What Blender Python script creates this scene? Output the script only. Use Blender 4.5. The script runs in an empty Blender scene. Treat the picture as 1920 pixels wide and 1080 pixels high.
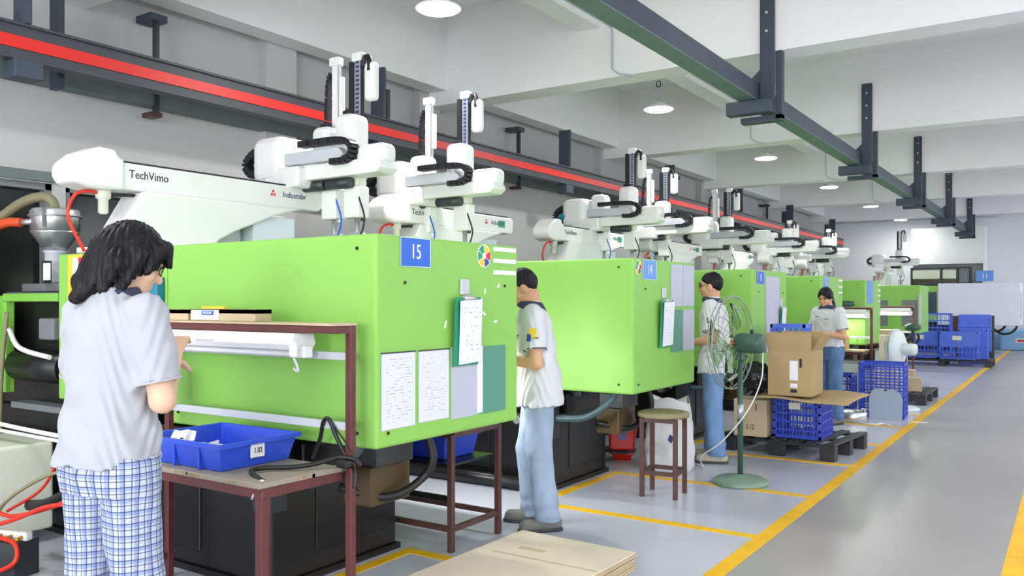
import bpy, bmesh, math, random
import numpy as np
from mathutils import Vector, Matrix

# ------------------------------------------------------------------ camera, world, light
S = bpy.context.scene
COL = S.collection
TH = 0.58826
FOC = 1584.77
cam_d = bpy.data.cameras.new('camera')
cam = bpy.data.objects.new('camera', cam_d)
COL.objects.link(cam)
cam.location = (0, 0, 1.5)
cam.rotation_euler = (math.pi/2, 0, TH)
cam_d.sensor_width = 36.0
cam_d.sensor_fit = 'HORIZONTAL'
cam_d.lens = FOC/1920*36.0
cam_d.shift_y = 22.6/1920
cam_d.clip_end = 200
S.camera = cam

world = bpy.data.worlds.new('daylight'); S.world = world
world.use_nodes = True
wb = world.node_tree.nodes['Background']
wb.inputs[0].default_value = (0.93, 0.97, 1.0, 1)
wb.inputs[1].default_value = 6.3

S.view_settings.view_transform = 'Standard'
S.view_settings.look = 'None'
S.view_settings.gamma = 1.0
S.view_settings.use_curve_mapping = False
S.view_settings.exposure = 0.0

def area_light(name, loc, target, sx, sy, power, color=(1, 1, 1), shape='RECTANGLE', parent=None):
    d = bpy.data.lights.new(name, 'AREA'); d.shape = shape; d.size = sx; d.size_y = sy
    d.energy = power; d.color = color
    o = bpy.data.objects.new(name, d); COL.objects.link(o)
    o.location = loc
    if target is not None:
        o.rotation_euler = (Vector(target)-Vector(loc)).to_track_quat('-Z', 'Y').to_euler()
    if parent: o.parent = parent
    return o
# daylight through the window in the wall behind the photographer
area_light('window_daylight', (0.95, -6.9, 2.0), (-3.2, 2.9, 1.2), 1.5, 1.3, 240, (1, 1, 1))

# ------------------------------------------------------------------ helpers
def lin(c):
    c = c/255.0
    return c/12.92 if c <= 0.04045 else ((c+0.055)/1.055)**2.4
def rgb(r, g, b): return (lin(r), lin(g), lin(b), 1)
MATS = {}
def mat(name, col, rough=0.5, metal=0.0, var=0.06, scale=3.0, bump=0.0, bscale=60.0, emit=0.0, coat=0.0, alpha=None, spec=None):
    m = bpy.data.materials.new(name); m.use_nodes = True
    nt = m.node_tree; b = nt.nodes['Principled BSDF']
    c = rgb(*col)
    tc = nt.nodes.new('ShaderNodeTexCoord')
    n = nt.nodes.new('ShaderNodeTexNoise'); n.inputs['Scale'].default_value = scale; n.inputs['Detail'].default_value = 3
    nt.links.new(tc.outputs['Object'], n.inputs['Vector'])
    r = nt.nodes.new('ShaderNodeValToRGB')
    r.color_ramp.elements[0].position = 0.3; r.color_ramp.elements[1].position = 0.7
    r.color_ramp.elements[0].color = tuple(x*(1-var) for x in c[:3])+(1,)
    r.color_ramp.elements[1].color = tuple(min(1, x*(1+var)) for x in c[:3])+(1,)
    nt.links.new(n.outputs['Fac'], r.inputs['Fac'])
    nt.links.new(r.outputs['Color'], b.inputs['Base Color'])
    b.inputs['Roughness'].default_value = rough
    b.inputs['Metallic'].default_value = metal
    if spec is not None: b.inputs['Specular IOR Level'].default_value = spec
    if coat: b.inputs['Coat Weight'].default_value = coat; b.inputs['Coat Roughness'].default_value = 0.15
    if emit:
        b.inputs['Emission Color'].default_value = c; b.inputs['Emission Strength'].default_value = emit
    if bump:
        n2 = nt.nodes.new('ShaderNodeTexNoise'); n2.inputs['Scale'].default_value = bscale; n2.inputs['Detail'].default_value = 4
        nt.links.new(tc.outputs['Object'], n2.inputs['Vector'])
        bp = nt.nodes.new('ShaderNodeBump'); bp.inputs['Strength'].default_value = bump; bp.inputs['Distance'].default_value = 0.01
        nt.links.new(n2.outputs['Fac'], bp.inputs['Height']); nt.links.new(bp.outputs['Normal'], b.inputs['Normal'])
    MATS[name] = m
    return m

def cr(pts, n=8, closed=False):
    pts = [Vector(p) for p in pts]
    if len(pts) < 3: return pts
    out = []
    N = len(pts)
    rngs = range(N if closed else N-1)
    for i in rngs:
        if closed:
            p0, p1, p2, p3 = pts[(i-1) % N], pts[i], pts[(i+1) % N], pts[(i+2) % N]
        else:
            p1, p2 = pts[i], pts[i+1]
            p0 = pts[i-1] if i > 0 else p1*2-p2
            p3 = pts[i+2] if i+2 < N else p2*2-p1
        for k in range(n):
            t = k/n
            out.append(0.5*((2*p1)+(p2-p0)*t+(2*p0-5*p1+4*p2-p3)*t*t+(3*p1-p0-3*p2+p3)*t**3))
    if not closed: out.append(pts[-1])
    return out

class MB:
    def __init__(s): s.v = []; s.f = []; s.sm = []
    def add(s, vs, fs, smooth=False):
        o = len(s.v); s.v += [tuple(v) for v in vs]
        s.f += [tuple(i+o for i in f) for f in fs]; s.sm += [smooth]*len(fs)
        return s
    def box(s, x0, x1, y0, y1, z0, z1, M=None):
        vs = [(x, y, z) for x in (x0, x1) for y in (y0, y1) for z in (z0, z1)]
        if M is not None: vs = [M @ Vector(v) for v in vs]
        return s.add(vs, [(0, 1, 3, 2), (4, 6, 7, 5), (0, 4, 5, 1), (2, 3, 7, 6), (0, 2, 6, 4), (1, 5, 7, 3)])
    def bar(s, p0, p1, w, h, up=(0, 0, 1)):
        p0, p1 = Vector(p0), Vector(p1); d = (p1-p0).normalized(); u = Vector(up)
        if abs(d.dot(u)) > 0.98: u = Vector((1, 0, 0))
        a = d.cross(u).normalized()*w/2; b = a.cross(d).normalized()*h/2
        vs = [p+i*a+j*b for p in (p0, p1) for i, j in ((-1, -1), (1, -1), (1, 1), (-1, 1))]
        return s.add(vs, [(3, 2, 1, 0), (4, 5, 6, 7), (0, 1, 5, 4), (1, 2, 6, 5), (2, 3, 7, 6), (3, 0, 4, 7)])
    def tube(s, pts, r, n=8, cap=True, closed=False):
        pts = [Vector(p) for p in pts]; N = len(pts)
        rs = r if isinstance(r, (list, tuple)) else [r]*N
        t0 = (pts[1]-pts[0]).normalized()
        a = t0.orthogonal().normalized(); vs = []; fs = []
        for i, p in enumerate(pts):
            if closed: t = (pts[(i+1) % N]-pts[i-1])
            else: t = (pts[min(i+1, N-1)]-pts[max(i-1, 0)])
            t = t.normalized() if t.length > 1e-9 else t0
            a = (a-t*a.dot(t)); a = a.normalized() if a.length > 1e-6 else t.orthogonal().normalized()
            b = t.cross(a)
            for k in range(n):
                q = 2*math.pi*k/n
                vs.append(p+(a*math.cos(q)+b*math.sin(q))*rs[i])
        for i in range(N if closed else N-1):
            for k in range(n):
                j = (i+1) % N
                fs.append((i*n+k, i*n+(k+1) % n, j*n+(k+1) % n, j*n+k))
        s.add(vs, fs, True)
        if cap and not closed:
            o = len(s.v)-len(vs)
            s.f.append(tuple(o+k for k in reversed(range(n)))); s.sm.append(False)
            s.f.append(tuple(o+(N-1)*n+k for k in range(n))); s.sm.append(False)
        return s
    def cyl(s, p0, p1, r0, r1=None, n=16):
        return s.tube([p0, p1], [r0, r0 if r1 is None else r1], n)
    def lathe(s, prof, c=(0, 0, 0), n=24, M=None, smooth=True):
        vs = []; fs = []
        for r, z in prof:
            for k in range(n):
                q = 2*math.pi*k/n
                v = Vector((r*math.cos(q), r*math.sin(q), z))
                if M is not None: v = M @ v
                vs.append(v+Vector(c))
        for i in range(len(prof)-1):
            for k in range(n):
                fs.append((i*n+k, i*n+(k+1) % n, (i+1)*n+(k+1) % n, (i+1)*n+k))
        s.add(vs, fs, smooth)
        o = len(s.v)-len(vs)
        s.f.append(tuple(o+k for k in reversed(range(n)))); s.sm.append(False)
        s.f.append(tuple(o+(len(prof)-1)*n+k for k in range(n))); s.sm.append(False)
        return s
    def prism(s, poly, axis, lo, hi, smooth=False):
        n = len(poly)
        def mk(a, b, t): return {'x': (t, a, b), 'y': (a, t, b), 'z': (a, b, t)}[axis]
        vs = [mk(a, b, lo) for a, b in poly]+[mk(a, b, hi) for a, b in poly]
        s.add(vs, [tuple(range(n)), tuple(range(2*n-1, n-1, -1))])
        o = len(s.v)-2*n
        for i in range(n):
            s.f.append((o+i, o+n+i, o+n+(i+1) % n, o+(i+1) % n)); s.sm.append(smooth)
        return s
    def grid(s, fn, nu, nv, thick=0.0):
        vs = [Vector(fn(i/(nu-1), j/(nv-1))) for i in range(nu) for j in range(nv)]
        fs = [(i*nv+j, (i+1)*nv+j, (i+1)*nv+j+1, i*nv+j+1) for i in range(nu-1) for j in range(nv-1)]
        return s.add(vs, fs, True)
    def build(s, name, m, parent=None, bevel=0.0, seg=2, solid=0.0, loc=None, kind=None, label=None):
        me = bpy.data.meshes.new(name)
        me.from_pydata(s.v, [], s.f)
        me.polygons.foreach_set('use_smooth', s.sm)
        bm = bmesh.new(); bm.from_mesh(me)
        bmesh.ops.recalc_face_normals(bm, faces=bm.faces)
        if bevel > 0:
            es = [e for e in bm.edges if len(e.link_faces) == 2 and e.calc_face_angle(0) > 0.6]
            bmesh.ops.bevel(bm, geom=es, offset=bevel, segments=seg, profile=0.5, affect='EDGES', clamp_overlap=True)
        bm.to_mesh(me); bm.free()
        me.materials.append(MATS[m] if isinstance(m, str) else m)
        o = bpy.data.objects.new(name, me); COL.objects.link(o)
        if parent is not None: o.parent = parent
        if loc is not None: o.location = loc
        if solid:
            md = o.modifiers.new('thickness', 'SOLIDIFY'); md.thickness = solid; md.offset = 0
        if kind: o['kind'] = kind
        if label: o['label'] = label
        return o

def B(x0, x1, y0, y1, z0, z1): return MB().box(x0, x1, y0, y1, z0, z1)
def tag(o, label, cat, group=None):
    o['label'] = label; o['category'] = cat
    if group: o['group'] = group
    return o
def thing(name, label, cat, loc=(0, 0, 0), rotz=0.0, group=None):
    o = bpy.data.objects.new(name, None); COL.objects.link(o)
    o.empty_display_size = 0.1
    o.location = loc; o.rotation_euler = (0, 0, rotz)
    return tag(o, label, cat, group)
def struct(o): o['kind'] = 'structure'; return o
def kids(o): return [c for c in bpy.data.objects if c.parent == o]
def copy_tree(o, parent=None):
    c = o.copy(); COL.objects.link(c); c.parent = parent
    for ch in kids(o): copy_tree(ch, c)
    return c
def copy_thing(root, loc, rotz=0.0, label=None):
    c = copy_tree(root); c.location = loc; c.rotation_euler = (0, 0, rotz)
    if label: c['label'] = label
    return c
def text(name, body, size, m, parent, M, extrude=0.001, align='CENTER', sx=1.0, label=None):
    cu = bpy.data.curves.new('text', 'FONT'); cu.body = body; cu.size = size; cu.extrude = extrude
    cu.align_x = align; cu.align_y = 'CENTER'; cu.resolution_u = 3
    t = bpy.data.objects.new('text', cu); COL.objects.link(t)
    bpy.context.view_layer.update()
    dg = bpy.context.evaluated_depsgraph_get()
    me = bpy.data.meshes.new_from_object(t.evaluated_get(dg))
    bpy.data.objects.remove(t); bpy.data.curves.remove(cu)
    me.name = name
    me.transform(M @ Matrix.Diagonal((sx, 1, 1, 1)))
    me.materials.clear(); me.materials.append(MATS[m])
    o = bpy.data.objects.new(name, me); COL.objects.link(o); o.parent = parent
    if label: o['label'] = label
    return o
def face_px(x, y, z):      # text plane facing +X (reads along +Y)
    return Matrix.Translation((x, y, z)) @ Matrix(((0, 0, 1, 0), (1, 0, 0, 0), (0, 1, 0, 0), (0, 0, 0, 1)))
def face_ny(x, y, z):      # text plane facing -Y (reads along +X)
    return Matrix.Translation((x, y, z)) @ Matrix(((1, 0, 0, 0), (0, 0, -1, 0), (0, 1, 0, 0), (0, 0, 0, 1)))
rnd = random.Random(7)
# ------------------------------------------------------------------ materials
mat('wall_paint', (198, 197, 197), 0.85, var=0.03, scale=0.6)
mat('far_wall_paint', (226, 227, 234), 0.85, var=0.02, scale=0.6)
mat('ceiling_paint', (247, 246, 247), 0.9, var=0.03, scale=0.5)
mat('beam_paint', (247, 246, 247), 0.85, var=0.03, scale=0.5)
mat('wall_blue', (140, 186, 232), 0.6, var=0.04)
mat('floor_epoxy', (197, 199, 212), 0.22, var=0.07, scale=0.8, spec=0.5)
mat('aisle_epoxy', (162, 159, 159), 0.28, var=0.08, scale=0.7)
mat('line_yellow', (238, 184, 16), 0.6, var=0.10, scale=6)
mat('lime', (141, 200, 90), 0.48, var=0.03, scale=1.2)
mat('lime_dark', (130, 196, 78), 0.35, var=0.03, scale=1.2)
mat('lime_edge', (196, 236, 150), 0.4)
mat('machine_black', (17, 17, 19), 0.36, var=0.25, scale=5)
mat('dark_grey', (52, 55, 60), 0.42, var=0.15, scale=5)
mat('mid_grey', (120, 124, 128), 0.45, var=0.06)
mat('light_grey', (196, 201, 208), 0.45, var=0.03)
mat('panel_grey', (226, 232, 243), 0.5, var=0.02)
mat('robot_white', (238, 239, 238), 0.35, var=0.02, scale=4)
mat('robot_cream', (222, 224, 210), 0.45, var=0.03)
mat('alu', (186, 190, 196), 0.35, metal=0.7, var=0.05, scale=8)
mat('steel', (216, 218, 220), 0.28, metal=0.8, var=0.08, scale=6)
mat('chain_black', (26, 27, 33), 0.5, var=0.15, scale=12)
mat('rail_blue_grey', (60, 70, 84), 0.5, var=0.08, scale=4)
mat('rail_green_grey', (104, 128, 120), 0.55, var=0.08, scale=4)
mat('bus_grey', (66, 68, 76), 0.5, var=0.10, scale=4)
mat('bus_red', (226, 36, 26), 0.45, var=0.03)
mat('tray_grey', (110, 122, 122), 0.6, var=0.08, scale=3)
mat('maroon', (96, 46, 46), 0.45, var=0.14, scale=7)
mat('maroon_brown', (82, 52, 48), 0.45, var=0.14, scale=7)
mat('cardboard', (200, 182, 150), 0.85, var=0.05, scale=4, bump=0.08)
mat('cardboard_pale', (226, 214, 192), 0.85, var=0.05, scale=4, bump=0.06)
mat('cardboard_brown', (178, 154, 112), 0.85, var=0.05, scale=4, bump=0.08)
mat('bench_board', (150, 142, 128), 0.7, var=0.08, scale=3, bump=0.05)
mat('cardboard_edge', (150, 132, 104), 0.9, var=0.25, scale=40)
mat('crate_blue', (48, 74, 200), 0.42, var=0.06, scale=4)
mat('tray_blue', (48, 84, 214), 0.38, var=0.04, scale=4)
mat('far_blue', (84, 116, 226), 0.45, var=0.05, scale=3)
mat('sign_blue', (24, 98, 208), 0.4, var=0.02)
mat('sign_pale_blue', (92, 150, 226), 0.4, var=0.02)
mat('white', (240, 241, 242), 0.5, var=0.02)
mat('white_matte', (236, 237, 239), 0.8, var=0.02)
mat('print_black', (30, 30, 34), 0.6)
mat('print_navy', (40, 56, 120), 0.6)
mat('print_red', (214, 40, 48), 0.5)
mat('plastic_white', (236, 236, 246), 0.35, var=0.02)
mat('hose_black', (24, 24, 26), 0.45, var=0.1)
mat('hose_red', (220, 48, 28), 0.38, var=0.06)
mat('hose_orange', (224, 84, 40), 0.4, var=0.06)
mat('hose_khaki', (134, 130, 98), 0.5, var=0.08)
mat('hose_teal', (60, 86, 92), 0.4, var=0.08)
mat('cable_white', (228, 228, 226), 0.5)
mat('brass', (196, 150, 52), 0.3, metal=0.8, var=0.1)
mat('yellow_panel', (240, 204, 62), 0.4, var=0.03)
mat('amber', (72, 56, 26), 0.35, var=0.15, scale=8)
mat('screen_dark', (62, 76, 88), 0.25, var=0.08)
mat('screen_teal', (40, 128, 160), 0.35, var=0.05)
mat('clip_green', (22, 140, 104), 0.4, var=0.04)
mat('pocket_green', (84, 148, 128), 0.45, var=0.03)
mat('pocket_grey', (186, 192, 208), 0.4, var=0.02)
mat('fan_green', (58, 88, 76), 0.4, var=0.08, scale=6)
mat('fan_base_green', (120, 146, 130), 0.45, var=0.08, scale=6)
mat('fan_white', (216, 228, 228), 0.4, var=0.02)
mat('wire_grey', (150, 160, 150), 0.4, metal=0.4)
mat('stool_seat', (140, 132, 98), 0.6, var=0.08, scale=8)
mat('sack_white', (222, 222, 226), 0.7, var=0.04, bump=0.3, bscale=18)
mat('jug_red', (196, 24, 22), 0.35, var=0.05)
mat('jug_label', (96, 96, 168), 0.5)
mat('bag_dark', (40, 42, 46), 0.18, var=0.5, scale=30, bump=0.8, bscale=40)
mat('pallet_black', (44, 46, 50), 0.5, var=0.12, scale=6)
mat('window_dark', (22, 22, 23), 0.18, var=0.1)
mat('frame_grey', (128, 132, 134), 0.5)
mat('tube_glow', (255, 255, 250), 0.4, emit=9.0, var=0.0)
mat('lamp_glow', (255, 255, 252), 0.4, emit=14.0, var=0.0)
mat('skin', (214, 166, 132), 0.5, var=0.05, scale=9, spec=0.3)
mat('skin_pale', (222, 184, 156), 0.5, var=0.04, scale=9, spec=0.3)
mat('hair_black', (11, 10, 17), 0.5, var=0.3, scale=30, bump=0.2, bscale=120, spec=0.3)
mat('shirt_white', (214, 217, 222), 0.8, var=0.015, scale=4, bump=0.04, bscale=300)
mat('shirt_white_dimmed', (176, 179, 187), 0.85, var=0.015, scale=4, bump=0.04, bscale=300)  # white shirt darkened in colour to offset the strong light falling on it
mat('collar_navy', (52, 58, 82), 0.7, var=0.05)
mat('jeans', (112, 146, 192), 0.8, var=0.16, scale=5, bump=0.06, bscale=220)
mat('jeans_pale', (150, 168, 192), 0.8, var=0.14, scale=5, bump=0.06, bscale=220)
mat('jeans_mid', (92, 124, 170), 0.8, var=0.12, scale=5)
mat('shoe_grey', (112, 112, 108), 0.7, var=0.1, scale=12)
mat('shoe_sole', (60, 60, 64), 0.7)
mat('shoe_beige', (186, 178, 160), 0.7, var=0.06)
mat('eye_dark', (30, 26, 26), 0.2)
mat('logo_yellow', (240, 206, 60), 0.5)
mat('logo_blue', (44, 72, 170), 0.5)
mat('logo_green', (40, 160, 110), 0.5)

def plaid():
    m = bpy.data.materials.new('plaid_cotton'); m.use_nodes = True; nt = m.node_tree
    b = nt.nodes['Principled BSDF']; b.inputs['Roughness'].default_value = 0.85
    at = nt.nodes.new('ShaderNodeAttribute'); at.attribute_name = 'cloth_uv'
    sep = nt.nodes.new('ShaderNodeSeparateXYZ'); nt.links.new(at.outputs['Vector'], sep.inputs[0])
    def mth(op, a, b_=None, c_=None):
        n = nt.nodes.new('ShaderNodeMath'); n.operation = op
        for i, v in enumerate((a, b_, c_)):
            if v is None: continue
            if isinstance(v, (int, float)): n.inputs[i].default_value = v
            else: nt.links.new(v, n.inputs[i])
        return n.outputs[0]
    def stripe(src, period, off, half, soft):
        t = mth('FRACT', mth('ADD', mth('DIVIDE', src, period), off))
        d = mth('ABSOLUTE', mth('SUBTRACT', t, 0.5))
        mr = nt.nodes.new('ShaderNodeMapRange'); mr.interpolation_type = 'SMOOTHSTEP'
        mr.inputs['From Min'].default_value = half; mr.inputs['From Max'].default_value = half+soft
        mr.inputs['To Min'].default_value = 1; mr.inputs['To Max'].default_value = 0
        nt.links.new(d, mr.inputs['Value']); return mr.outputs[0]
    def mix(fac, a, b_):
        n = nt.nodes.new('ShaderNodeMix'); n.data_type = 'RGBA'
        nt.links.new(fac, n.inputs['Factor'])
        if isinstance(a, tuple): n.inputs['A'].default_value = a
        else: nt.links.new(a, n.inputs['A'])
        n.inputs['B'].default_value = b_
        return n.outputs['Result']
    u, v = sep.outputs[0], sep.outputs[2]
    sv = stripe(u, 0.042, 0.0, 0.13, 0.10); sh = stripe(v, 0.042, 0.0, 0.13, 0.10)
    c = mix(mth('MULTIPLY', sv, 0.42), (0.50, 0.55, 0.66, 1), (0.04, 0.11, 0.42, 1))
    c = mix(mth('MULTIPLY', sh, 0.42), c, (0.06, 0.15, 0.50, 1))
    c = mix(mth('MULTIPLY', stripe(u, 0.021, 0.25, 0.05, 0.05), 0.8), c, (0.012, 0.016, 0.07, 1))
    c = mix(mth('MULTIPLY', stripe(v, 0.021, 0.25, 0.05, 0.05), 0.8), c, (0.012, 0.016, 0.07, 1))
    nt.links.new(c, b.inputs['Base Color'])
    MATS['plaid'] = m
plaid()

def printed(name, paper, rows, seed, density=0.5):
    """white form with rows of small print: procedural in object space (y across, z down)"""
    m = bpy.data.materials.new(name); m.use_nodes = True; nt = m.node_tree
    b = nt.nodes['Principled BSDF']; b.inputs['Roughness'].default_value = 0.5
    tc = nt.nodes.new('ShaderNodeTexCoord'); sep = nt.nodes.new('ShaderNodeSeparateXYZ')
    nt.links.new(tc.outputs['Generated'], sep.inputs[0])
    def mth(op, a, b_=None):
        n = nt.nodes.new('ShaderNodeMath'); n.operation = op
        for i, v in enumerate((a, b_)):
            if v is None: continue
            if isinstance(v, (int, float)): n.inputs[i].default_value = v
            else: nt.links.new(v, n.inputs[i])
        return n.outputs[0]
    row = mth('FRACT', mth('MULTIPLY', sep.outputs[2], rows))
    rmask = mth('LESS_THAN', row, 0.22)
    cmb = nt.nodes.new('ShaderNodeCombineXYZ')
    nt.links.new(mth('MULTIPLY', sep.outputs[1], 16.0), cmb.inputs[0])
    nt.links.new(mth('MULTIPLY', mth('FLOOR', mth('MULTIPLY', sep.outputs[2], rows)), 3.7), cmb.inputs[1])
    cmb.inputs[2].default_value = seed
    n = nt.nodes.new('ShaderNodeTexNoise'); n.inputs['Scale'].default_value = 0.5; n.inputs['Detail'].default_value = 5
    nt.links.new(cmb.outputs[0], n.inputs['Vector'])
    on = mth('GREATER_THAN', n.outputs['Fac'], density)
    mx = mth('MULTIPLY', mth('GREATER_THAN', sep.outputs[1], 0.12), mth('LESS_THAN', sep.outputs[1], 0.9))
    mz = mth('MULTIPLY', mth('GREATER_THAN', sep.outputs[2], 0.08), mth('LESS_THAN', sep.outputs[2], 0.93))
    fac = mth('MULTIPLY', mth('MULTIPLY', mth('MULTIPLY', rmask, on), mth('MULTIPLY', mx, mz)), 0.5)
    mixn = nt.nodes.new('ShaderNodeMix'); mixn.data_type = 'RGBA'
    nt.links.new(fac, mixn.inputs['Factor'])
    mixn.inputs['A'].default_value = rgb(*paper); mixn.inputs['B'].default_value = rgb(60, 62, 76)
    nt.links.new(mixn.outputs['Result'], b.inputs['Base Color'])
    MATS[name] = m
printed('form_print_a', (222, 226, 240), 24, 1.3, 0.53)
printed('form_print_b', (222, 226, 240), 26, 8.1, 0.55)
printed('form_print_c', (234, 237, 246), 14, 4.4, 0.56)

# ------------------------------------------------------------------ room shell
XL, XR, YF, YB, ZC = -6.9, 8.0, 29.8, -7.0, 5.05
floor = struct(B(XL-.2, XR+.2, YB-.2, YF+.2, -0.12, 0).build('floor', 'floor_epoxy'))
struct(B(-1.59, -0.34, YB, YF, -0.05, 0.0015).build('aisle', 'aisle_epoxy', floor))
def fl(x0, x1, y0, y1): B(x0, x1, y0, y1, -0.02, 0.003).build('floor_line', 'line_yellow', floor)
fl(-1.69, -1.59, YB, YF); fl(-0.34, -0.22, YB, YF)
PITCH, Y0, X0 = 2.75, 2.92, -2.707
def YK(k): return Y0+PITCH*k
for k in range(-1, 4):
    ya, yb = YK(k)-.36, YK(k)+.95
    fl(-3.36, -1.69, ya-.04, ya+.04); fl(-3.36, -1.69, yb-.04, yb+.04); fl(-3.36, -3.28, ya+.04, yb-.04)

wl = MB()
wins = [(2.2, 3.64), (3.74, 5.0)]
for a, b_ in ((YB, 2.2), (5.0, YF+.2)): wl.box(XL-.2, XL, a, b_, 0, ZC)
wl.box(XL-.2, XL, 3.64, 3.74, .9, 2.44)
wl.box(XL-.2, XL, 2.2, 5.0, 0, .9); wl.box(XL-.2, XL, 2.2, 5.0, 2.44, ZC)
wall_left = struct(wl.build('wall_left', 'wall_paint'))
for i, (a, b_) in enumerate(wins):
    w = struct(B(XL-.16, XL-.12, a, b_, .9, 2.44).build('window_%d' % (i+1), 'window_dark'))
    fr = MB()
    for (y0, y1, z0, z1) in ((a, a+.05, .9, 2.44), (b_-.05, b_, .9, 2.44), (a, b_, 2.39, 2.44), (a, b_, .9, .95)):
        fr.box(XL-.12, XL-.03, y0, y1, z0, z1)
    fr.build('window_frame', 'frame_grey', w)
B(XL, XL+.03, YB, 6.6, 2.45, 2.53).build('lintel_band', 'tray_grey', wall_left)
for y in (5.9, 8.3, 13.1, 17.8, 22.5):                         # wall columns
    B(XL, XL+.12, y-.2, y+.2, 0, ZC).build('pilaster', 'wall_paint', wall_left)

wf = MB(); wf.box(XL, XR+.2, YF, YF+.2, .46, ZC)
wall_far = struct(wf.build('wall_far', 'far_wall_paint'))
B(XL, XR, YF-.012, YF+.2, 0, .46).build('painted_wainscot', 'wall_blue', wall_far)
B(XL, -2.0, YF-.05, YF, 4.05, 4.09).build('wall_conduit', 'light_grey', wall_far)
wr = MB()                                                       # side wall with the ribbon of windows
wr.box(XR, XR+.2, YB, YF, 0, 2.6); wr.box(XR, XR+.2, YB, YF, 3.7, ZC)
for i in range(9):
    y = YB+i*(YF-YB)/8
    wr.box(XR, XR+.2, max(YB, y-.25), min(YF, y+.25), 2.6, 3.7)
struct(wr.build('wall_right', 'wall_paint'))
wk = MB()
wk.box(XL, XR, YB-.2, YB, 0, .8); wk.box(XL, XR, YB-.2, YB, 3.9, ZC)
for a in (XL, -3.4, -.4, 2.1, 5.0, XR-.3): wk.box(a, a+.3, YB-.2, YB, .8, 3.9)
struct(wk.build('wall_back', 'wall_paint'))

ceiling = struct(B(XL-.2, XR+.2, YB-.2, YF+.2, ZC, ZC+.2).build('ceiling', 'ceiling_paint'))
BEAMS = [8.3+4.73*i for i in range(-3, 5)]
for y in BEAMS:
    B(XL, XR, y-.02, y+.33, 3.93, ZC+.01).build('beam', 'beam_paint', ceiling)
for i in range(len(BEAMS)-1):                                   # secondary beams along the hall
    for xb in (-6.75, -4.62, .9, 5.47):
        B(xb, xb+.26, BEAMS[i]+.33, BEAMS[i+1]-.02, 4.5 if xb != -6.75 else 4.1, ZC+.01).build('joist', 'beam_paint', ceiling)
# ------------------------------------------------------------------ overhead rails, hangers, lamps
bus = thing('crane_rail', 'long dark overhead crane rail with a bright red stripe running along the wall', 'crane rail', (-6.2, 0, 0))
B(-.02, .05, -6.5, 28.2, 3.20, 3.42).build('web', 'bus_grey', bus)
B(.05, .062, -6.5, 28.2, 3.26, 3.345).build('red_stripe', 'bus_red', bus, label='bright red conductor stripe')
B(-.05, .075, -6.5, 28.2, 3.18, 3.20).build('bottom_flange', 'bus_grey', bus)
B(-.05, .075, -6.5, 28.2, 3.42, 3.44).build('top_flange', 'bus_grey', bus)
for y in (3.05, 6.71, 10.67, 14.5, 18.3, 22.3, 26.9):
    B(-.06, .10, y-.10, y+.10, 3.05, 3.18).build('bracket_block', 'rail_blue_grey', bus, bevel=.01)
    B(-.08, .10, y-.02, y+.02, 3.44, 3.97).build('hanger_plate', 'rail_blue_grey', bus)
    B(-.3, -.18, y+.35, y+.40, 3.1, 3.85).build('hanger_plate', 'rail_blue_grey', bus)
rail = thing('crane_rail', 'dark blue grey overhead crane rail above the aisle without any stripe', 'crane rail', (-2.66, 0, 0))
B(-.08, .08, -6.5, 28.6, 3.455, 3.62).build('web', 'rail_blue_grey', rail)
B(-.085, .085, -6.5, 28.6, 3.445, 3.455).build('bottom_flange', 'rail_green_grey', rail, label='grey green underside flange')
boltm = None
for i, y in enumerate(BEAMS[1:]):
    B(-.21, .225, y-.20, y-.075, 3.31, 3.44).build('bracket_foot', 'rail_blue_grey', rail, bevel=.006, seg=1)
    h = B(.085, .225, y-.075, y-.025, 3.31, 4.62).build('hanger_plate', 'rail_blue_grey', rail, bevel=.008, seg=1)
    for z in (4.12, 4.3, 4.48):
        if boltm is None: boltm = MB().cyl((0, -.016, 0), (0, 0, 0), .014, n=8).build('bolt', 'steel', h); bo = boltm
        else: bo = boltm.copy(); COL.objects.link(bo); bo.parent = h
        bo.location = (.155, y-.074, z)
    B(.225, .285, y-.02, y+.07, 3.27, 3.93).build('hanger_plate', 'rail_blue_grey', rail)
    B(-.12, .285, y-.02, y+.10, 3.255, 3.31).build('bracket_foot', 'rail_blue_grey', rail)
    MB().prism([(-.06, 3.62), (.085, 3.62), (.085, 3.76)], 'y', y-.06, y-.03).build('gusset', 'rail_blue_grey', rail)
ct = thing('cable_tray', 'long grey green cable tray fixed along the wall behind the red striped rail', 'cable tray', (-6.86, 0, 0))
MB().prism([(.0, 3.2), (.17, 3.2), (.17, 3.32), (.155, 3.32), (.155, 3.215), (0, 3.215)], 'y', -6, 28).build('tray', 'tray_grey', ct)
for y in (-2, 4.42, 10.2, 16, 22):
    MB().bar((.17, y, 3.12), (.17, y, 3.93), .035, .05).build('hanger_rod', 'dark_grey', ct)
    B(0, .22, y-.08, y+.08, 3.93, 3.99).build('ceiling_foot', 'rail_blue_grey', ct)
    B(.04, .19, y-.05, y+.05, 3.10, 3.14).build('saddle', 'maroon_brown', ct)

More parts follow.
